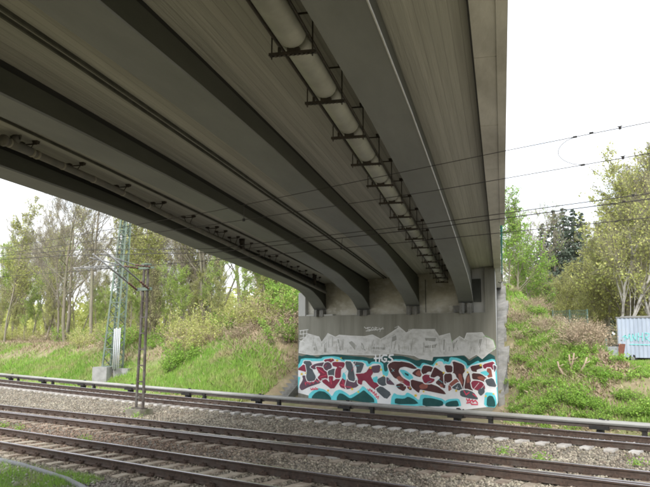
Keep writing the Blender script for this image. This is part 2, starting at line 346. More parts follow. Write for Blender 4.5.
M_stone = mat('ballast_stone', (.285, .268, .225), (.18, .155, .128), .7, .95, c3=(.34, .325, .28), island=.6)
n = M_stone.node_tree.nodes; l = M_stone.node_tree.links; b = n['Principled BSDF']; src = b.inputs['Base Color'].links[0].from_socket
g = n.new('ShaderNodeNewGeometry'); sp = n.new('ShaderNodeSeparateXYZ'); l.new(g.outputs['Position'], sp.inputs[0])
mxx = n.new('ShaderNodeMix'); mxx.data_type = 'RGBA'; mxx.blend_type = 'MULTIPLY'; l.new(src, mxx.inputs[6])
# rusty brake dust towards the left of the two near tracks, greyer fresh stone in the near cess
rmp = n.new('ShaderNodeMix'); rmp.data_type = 'RGBA'; l.new(mr(sp.outputs[1], 9.6, 9.0), rmp.inputs[0]); rmp.inputs[6].default_value = (1.0, .96, .90, 1); rmp.inputs[7].default_value = (1.1, 1.14, 1.2, 1)
rd = n.new('ShaderNodeMix'); rd.data_type = 'RGBA'; l.new(mth('MULTIPLY', mth('MULTIPLY', mr(sp.outputs[0], -9., -17.), mr(sp.outputs[1], 16., 14.)), mr(sp.outputs[1], 9.2, 10.2)), rd.inputs[0])
l.new(rmp.outputs[2], rd.inputs[6]); rd.inputs[7].default_value = (.78, .62, .56, 1)
mxx.inputs[0].default_value = 1; l.new(rd.outputs[2], mxx.inputs[7]); l.new(mxx.outputs[2], b.inputs['Base Color'])
stuff(link('ballast_stones', npmesh('ballast_stones', V, F, M_stone)), 'loose crushed stone ballast between and around the tracks', 'ballast')

# ------------------------------------------------------------------ tracks
RP = [(-.075, -.172), (.075, -.172), (.075, -.160), (.018, -.135), (.012, -.05), (.036, -.04), (.036, -.006), (.028, 0), (-.028, 0), (-.036, -.006), (-.036, -.04), (-.012, -.05), (-.018, -.135), (-.075, -.160)]
def rail_mesh(yc, off, x0, x1, dz=0.):
    m = MB(); st = []
    for X in np.arange(x0, x1+.01, 2.): 
        Y = float(yc(X))+off; st.append([(X, Y+a, z+dz) for a, z in RP])
    m.sweep(RP, st, mis=[0]*6+[1, 1, 1]+[0]*5); return m.mesh('rail', [M_railside, M_railtop])
def sleeper_mesh(name, m_, style):
    m = MB()
    if style == 'w':
        st = []
        for y, wd, zt in ((-1.3, .13, -.19), (-1.27, .14, -.150), (-.95, .14, -.150), (-.60, .13, -.176), (-.3, .11, -.205), (.3, .11, -.205), (.60, .13, -.176), (.95, .14, -.150), (1.27, .14, -.150), (1.3, .13, -.19)):
            st.append([(-wd, y, -.36), (wd, y, -.36), (wd*.86, y, zt), (-wd*.86, y, zt)])
    else:
        st = [[(-.13, y, -.36), (.13, y, -.36), (.115, y, zt), (-.115, y, zt)] for y, zt in ((-1.3, -.19), (-1.26, -.176), (1.26, -.176), (1.3, -.19))]
    m.sweep(None, st); return m.mesh(name, m_)
def clip_mesh(big):
    m = MB(); k = 1.25 if big else 1.; m.box((0, 0, -.176), (.15*k, .30*k, .012))
    for s in (-1, 1):
        m.box((0, s*.105*k, -.148), (.13*k, .07, .06)); m.box((0, s*.085, -.125), (.05*k, .09, .03)); m.tube([(0, s*.105*k, -.13), (0, s*.105*k, -.08)], .02*k, 6)
    return m.mesh('rail_clip', M_clip)
clipm = clip_mesh(True); clips = clip_mesh(False)
def track(label, yc, ph, spc, x0, x1, style, mt, cm):
    t = thing('railway_track', label, 'railway track', (0, 0, 0))
    for s in (-.75, .75): link('rail', rail_mesh(yc, s, -120, 40), t)
    sm = sleeper_mesh('sleeper', mt, style); k0 = math.ceil((x0-ph)/spc); k1 = math.floor((x1-ph)/spc)
    for k in range(k0, k1+1):
        X = ph+k*spc; Y = float(yc(X)); a = math.atan(float(yc(X+.5)-yc(X-.5)))
        s_ = link('sleeper', sm, t, (X+random.uniform(-.012, .012), Y, random.uniform(-.006, .004)), a+random.uniform(-.008, .008))
        if X > -42:
            for o in (-.75, .75): link('rail_clip', cm, s_, (0, o, 0))
    # the sleepers beyond the picture
    far = MB()
    for k in list(range(math.ceil((-118-ph)/spc), k0))+list(range(k1+1, math.floor((38-ph)/spc))):
        X = ph+k*spc; far.box((X, float(yc(X)), -.27), (.24, 2.6, .18))
    stuff(link('distant_sleepers', far.mesh('distant_sleepers', mt), t)); return t
t3 = track('nearest railway track with beige sleepers and rusty rails at the bottom of the view', yc3, PH3, SP3, -25, -1, 'b', M_sleep_b, clipm)
t2 = track('middle railway track with an extra guard rail inside its near rail', yc2, PH2, SP2, -31, -1, 'd', M_sleep_d, clips)
t1 = track('far curving railway track on pale sleepers beside the covered third rail', yc1, PH1, SP1, -56, 0, 'w', M_sleep_w, clips)
link('guard_rail', rail_mesh(yc2, -.50, -27, 30, -.01), t2)

# third rail with cover
YT = lambda X: float(yc1(X))+1.42
t = thing('conductor_rail', 'third rail under a long pale grey protective cover beside the far track', 'third rail')
m = MB(); m.sweep(None, [[(X, YT(X)+a, z) for a, z in ((-.11, .17), (-.105, .235), (-.05, .285), (.07, .29), (.11, .25), (.11, .20))] for X in np.arange(-120, 40, 2.)]); link('cover', m.mesh('cover', M_cover), t)
m = MB(); m.sweep(None, [[(X, YT(X)+a, z) for a, z in ((-.06, .05), (.06, .05), (.06, .17), (-.06, .17))] for X in np.arange(-120, 40, 2.)]); link('rail', m.mesh('rail', M_cond), t)
m = MB(); m.sweep(None, [[(X, YT(X)+a, z) for a, z in ((-.135, .205), (-.113, .205), (-.113, .225), (-.135, .225))] for X in np.arange(-120, 40, 2.)]); link('cover_lip', m.mesh('cover_lip', M_cover), t)
sb = MB(); sb.box((0, .03, -.10), (.16, .26, .34)); sb.box((0, -.02, .07), (.55, .30, .10)); sb.box((0, .1, .16), (.1, .08, .34)); sbm = sb.mesh('support_bracket', M_black)
sb = MB(); sb.box((0, 0, -.05), (.12, .14, .30)); sb.box((0, 0, .11), (.2, .18, .08)); sb2 = sb.mesh('insulator', M_black)
bo = MB(); bo.box((0, 0, .30), (.08, .05, .03)); bo.box((.13, 0, .298), (.05, .05, .025)); bom = bo.mesh('cover_bolt', M_black)
for k in range(-12, 6):
    X = -16.5+4.75*k; Y = YT(X)
    br = link('support_bracket', sbm, t, (X, Y-.03, 0)); link('cover_bolt', bom, t, (X+.1, Y, 0)); link('insulator', sb2, t, (X+1.25, YT(X+1.25)-.05, 0))

# ------------------------------------------------------------------ bridge
def bp(q, t_, z): p = Qv*q+Bv*t_; return (p.x, p.y, z)
TS = [-14, 2, 6, 10, 16, 22, 25, 30, 33.5, 60]; 
def zdeck(t_, q=-3.6): return lerp(t_, [-14, 2, 6, 8, 10, 13, 16, 19, 22, 27, 33, 60], [6.2, 6.36, 6.35, 6.33, 6.29, 6.22, 6.13, 6.05, 5.97, 5.80, 5.57, 4.9])+.028*(q+3.6)
def wall_t(q): return (28.5-q*Qv.y)/Bv.y
GP_ = {  # soffit profile of each girder: distance back from the wall face, height
 -1.18: [(0, 4.17), (.8, 4.42), (1.8, 4.62), (2.7, 4.75), (5, 5.0), (8.4, 5.22), (11, 5.42), (14.8, 5.62), (18.8, 5.79), (22.3, 5.91), (25, 5.93), (47, 5.8)],
 -3.62: [(0, 4.10), (.8, 4.34), (1.8, 4.56), (2.9, 4.70), (4.6, 4.96), (6.8, 5.20), (9.8, 5.47), (15.4, 5.58), (18.5, 5.66), (22.4, 5.80), (26.5, 5.84), (47, 5.7)],
 -6.13: [(0, 3.98), (.9, 4.30), (2.0, 4.57), (4.4, 4.83), (6.5, 5.12), (10.7, 5.34), (14.3, 5.51), (16.9, 5.61), (19.9, 5.68), (23, 5.74), (26.4, 5.76), (47, 5.6)],
 -8.55: [(0, 4.03), (.6, 4.25), (1.2, 4.48), (3, 4.87), (5.1, 5.0), (8.5, 5.13), (13.1, 5.33), (15.8, 5.45), (18.8, 5.59), (22.1, 5.65), (26, 5.68), (48, 5.5)]}
bridge = thing('road_bridge', 'concrete road bridge on four grey girders crossing above the railway tracks', 'bridge')
tt = np.concatenate([np.arange(-14, 33.5, 1.), [60.]])
# deck slab (its soffit carries board marks), butted behind the chamber wall
m = MB(); st = []
tt2 = list(np.arange(-14, 31, 1.))
def slab(q0, q1, m):
    st = []
    for i in range(len(tt2)+1):
        row = []
        for q in (q0, q1):
            T = wall_t(q)+.62 if i == len(tt2) else tt2[i]
            row.append((q, T))
        (qa, ta), (qb, tb) = row
        st.append([bp(qa, ta, zdeck(ta, qa)), bp(qb, tb, zdeck(tb, qb)), bp(qb, tb, zdeck(tb, qb)+.32), bp(qa, ta, zdeck(ta, qa)+.32)])
    m.sweep(None, st)
for q0, q1 in ((-10.0, -7.74), (-7.72, -5.33), (-5.31, -1.5), (-1.498, -.28)): 
    m = MB(); slab(q0, q1, m); link('deck_slab', m.mesh('deck_slab', M_soffit if q1 < -1 else M_soffit2), bridge)
for qj, ds_ in ((-7.73, (0,)), (-5.32, (-.06, .06))):
    for d in ds_:
        m = MB(); m.sweep(None, [[bp(qj+d+a, T, zdeck(T, qj)+z) for a, z in ((-.016, -.045), (.016, -.045), (.016, .02), (-.016, .02))] for T in list(np.arange(-14, 31, 1.))+[wall_t(qj)+.55]])
        link('joint_strip', m.mesh('joint_strip', M_joint), bridge)
for gq, prof in GP_.items():
    W_ = .63; xs_ = [a for a, _ in prof]; zs_ = [b for _, b in prof]
    wt = wall_t(gq-W_/2)
    ds = [0, .25, .5, .8, 1.2, 1.6, 2.1, 2.7, 3.4, 4.2, 5, 6, 7, 8.4, 10, 12, 14, 16, 18, 20, 22, 25, 30, 40, 46]
    def sm(d): return sum(lerp(d+e, xs_, zs_)*wgt for e, wgt in ((-.35, .25), (0, .5), (.35, .25))) if d > .6 else lerp(d, xs_, zs_)
    m = MB(); st = []
    for d in reversed(ds):
        T = wt-d+.18; z = sm(d); st.append([bp(gq-W_, T, z), bp(gq, T, z), bp(gq, T, z+.035), bp(gq-W_, T, z+.035)])
    g_ = link('girder', m.sweep(None, st).mesh('girder', M_girder), bridge)
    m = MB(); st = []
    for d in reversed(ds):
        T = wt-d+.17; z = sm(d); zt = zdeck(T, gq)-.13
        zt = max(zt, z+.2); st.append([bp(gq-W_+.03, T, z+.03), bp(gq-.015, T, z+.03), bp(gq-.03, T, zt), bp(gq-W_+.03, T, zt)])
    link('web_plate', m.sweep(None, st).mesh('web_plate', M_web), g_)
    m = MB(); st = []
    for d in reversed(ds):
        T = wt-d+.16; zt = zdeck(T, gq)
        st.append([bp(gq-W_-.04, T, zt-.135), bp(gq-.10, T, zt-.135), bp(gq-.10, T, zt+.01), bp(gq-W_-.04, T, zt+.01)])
    link('top_flange', m.sweep(None, st).mesh('top_flange', M_dark if gq < -2 else M_web), g_)  # near-black neck: shadow between web and deck put into the colour
    # bearings: pads between girder end and seat
    m = MB(); zz = sm(0)
    for o in (-.52, -.15): m.box(bp(gq+o*W_/.7, wt+.0, (zz+3.72)/2), (.16, .26, zz-3.72+.02), -BETA*0)
    link('bearing', m.mesh('bearing', M_rough), g_)
    if gq == -1.18:
        m = MB(); st = []
        for d in reversed(ds):
            T = wt-d+.17; z = sm(d); st.append([bp(gq-.004, T, z-.012), bp(gq+.009, T, z-.012), bp(gq+.009, T, z+.02), bp(gq-.004, T, z+.02)])
        link('lit_rim_strip', m.sweep(None, st).mesh('lit_rim_strip', M_bright), g_)  # thin strip added along the flange, painted as its sunlit edge
# edge beam and fascia on the right, parapets
def strip(name, q0, q1, zf0, zf1, ts, mt, par=None):
    m = MB(); m.sweep(None, [[bp(q0, T, zdeck(T)+zf0), bp(q1, T, zdeck(T)+zf0), bp(q1, T, zdeck(T)+zf1), bp(q0, T, zdeck(T)+zf1)] for T in ts]); return link(name, m.mesh(name, mt), par or bridge)
tl = list(np.arange(-14, 46, 1.))
# edge beam cast in sections with open joints
te = list(np.arange(-14, 44, 2.9))
for a, b_ in zip(te[:-1], te[1:]): strip('edge_beam', -.255, .03, -.02, .75, [a, (a+b_)/2, b_-.015], M_edge)
strip('drip_groove', -.278, -.258, -.02, .2, tl, M_dark)
strip('fascia_panel', .032, .165, -.04, 1.3, [-14, -8, 0, 4, 8, 12, 16, 21.5], M_edge)
strip('edge_beam', -10.2, -10.005, -.01, .75, tl, M_edge)
m = MB(); m.sweep(None, [[bp(q, T, zdeck(T)+z) for q, z in ((-10.0, .335), (-.26, .335), (-.26, .36), (-10.0, .36))] for T in tl]); link('road_surface', m.mesh('road_surface', M_asph), bridge)
# teal pipe under the edge with grey end piece and hook
m = MB(); m.tube([bp(.07, T, zdeck(T)+.06) for T in (21.6, 26, 30, 34)], .032, 8); te_ = tag(link('downpipe', m.mesh('downpipe', M_teal, True)), 'thin teal pipe along the outer edge of the bridge deck near the abutment', 'pipe')
m = MB(); m.tube([bp(.07, T, zdeck(T)+.06) for T in (34, 36.3)], .055, 8); link('end_sleeve', m.mesh('end_sleeve', M_galv, True), te_)
m = MB(); m.tube([bp(.07, 36.3, zdeck(36.3)+.04), bp(.05, 36.4, zdeck(36.3)-.1), bp(-.02, 36.4, zdeck(36.3)-.14), bp(-.12, 36.4, zdeck(36.3)-.08)], .02, 6); link('hook', m.mesh('hook', M_black, True), te_)

# abutment
ab = thing('bridge_abutment', 'grey concrete abutment wall covered in graffiti under the bridge end', 'abutment wall', (0, 0, 0))
SEAT = 3.76
KX = Bv.x/Bv.y*1.2
m = MB(); m.add([(WX0, WY, -1.2), (WX1, WY, -1.2), (WX1+KX, WY+1.2, -1.2), (WX0+.0, WY+1.2, -1.2), (WX0, WY, SEAT), (WX1, WY, SEAT), (WX1+KX, WY+1.2, SEAT), (WX0, WY+1.2, SEAT)], [(0, 3, 2, 1), (4, 5, 6, 7), (0, 1, 5, 4), (1, 2, 6, 5), (2, 3, 7, 6), (3, 0, 4, 7)]); wall = link('wall', m.mesh('wall', M_wall), ab)
def wz(x): return zdeck(0)*0+5.42+(x+19.73)*.037
def zat(x, y): 
    q = x*Qv.x+y*Qv.y; T = x*Bv.x+y*Bv.y; return zdeck(T, q)-.012
def pier(name, x0, x1, y0, y1, z0, mt, dz=0.):
    m = MB(); v = [(x0, y0, z0), (x1, y0, z0), (x1, y1, z0), (x0, y1, z0)]+[(x, y, zat(x, y)+dz) for x, y in ((x0, y0), (x1, y0), (x1, y1), (x0, y1))]
    m.add(v, [(0, 3, 2, 1), (4, 5, 6, 7), (0, 1, 5, 4), (1, 2, 6, 5), (2, 3, 7, 6), (3, 0, 4, 7)]); return link(name, m.mesh(name, mt), ab)
pier('chamber_wall', -23.50, -14.30, WY+.23, WY+1.15, SEAT, M_back)
pier('chamber_wall', -14.295, -13.585, WY+.20, WY+1.15, SEAT, M_pale)
v = [(-13.58, WY), (WX1, WY), (WX1+KX, WY+1.2), (-13.65, WY+1.2)]; m = MB(); m.add([(x, y, SEAT+.002) for x, y in v]+[(x, y, zat(x, y)) for x, y in v], [(0, 3, 2, 1), (4, 5, 6, 7), (0, 1, 5, 4), (1, 2, 6, 5), (2, 3, 7, 6), (3, 0, 4, 7)]); link('corner_pillar', m.mesh('corner_pillar', M_wall), ab)
pier('corner_pillar', WX0, -23.505, WY, WY+1.2, SEAT+.002, M_pale, -.35)
for x in (-22.6,): 
    m = MB(); m.box((x, WY+.11, SEAT+.03), (1.7, .2, .055)); link('seat_plinth', m.mesh('seat_plinth', M_pale), ab)
m = MB(); m.box((-14.66, WY+.11, SEAT+.17), (.9, .16, .30)); link('seat_plinth', m.mesh('seat_plinth', M_rough), ab)
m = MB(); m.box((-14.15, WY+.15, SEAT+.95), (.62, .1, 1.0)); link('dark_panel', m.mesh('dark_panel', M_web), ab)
# return wall running back under the deck edge
qw = WX1*Qv.x+WY*Qv.y; tw0 = wall_t(qw)
m = MB(); m.sweep(None, [[bp(qw-.45, T, -1.2), bp(qw+.004, T, -1.2), bp(qw+.004, T, zdeck(T)-.03), bp(qw-.45, T, zdeck(T)-.03)] for T in (tw0+1.35, 36, 40, 46)]); link('wing_wall', m.mesh('wing_wall', M_edge), ab)
m = MB(); m.sweep(None, [[bp(qw+.002, T, -1.2), bp(qw+.012, T, -1.2), bp(qw+.012, T, zdeck(T)-.03), bp(qw+.002, T, zdeck(T)-.03)] for T in (tw0+.02, tw0+1.34)]); link('lit_return_face', m.mesh('lit_return_face', M_white), ab)  # pale skin on the wall return: side skylight put into its colour
# mortar slope paving beside the wall, uneven slabs following the bank
sp_ = thing('slope_paving', 'strip of rough grey mortar slope paving climbing beside the right end of the graffiti wall', 'slope paving')
T = tw0-.4
while T < 44:
    L_ = random.uniform(.7, 1.1); qb = qw+.02; qe = qw+.36+random.uniform(-.10, .12)+.012*(T-31); m = MB(); v = []
    for q, t_ in ((qb, T), (qe, T+.0), (qe+random.uniform(-.06, .06), T+L_-.02), (qb, T+L_-.02)):
        p = Qv*q+Bv*t_; v.append((p.x, p.y, float(terr(p.x, p.y, False))+.34+random.uniform(-.015, .015)))
    m.add([(a, b_, c-.5) for a, b_, c in v]+v, [(0, 3, 2, 1), (4, 5, 6, 7), (0, 1, 5, 4), (1, 2, 6, 5), (2, 3, 7, 6), (3, 0, 4, 7)]); link('slab', m.mesh('slab', M_rough), sp_); T += L_
m = MB(); m.box((WX0+.25, WY+2.6, 1.9), (.5, 2.79, 5.8)); link('wing_wall', m.mesh('wing_wall', M_wall), ab)
for x in (-20.2, -16.6):
    m = MB(); m.box((x, WY+.225, SEAT+.8), (.03, .02, 1.5)); link('expansion_joint', m.mesh('expansion_joint', M_joint), ab)
# near abutment behind the photographer
m = MB(); m.box((2.2, -11, 2.6), (13, 1.2, 7.0)); link('wall', m.mesh('wall', M_wall), ab)

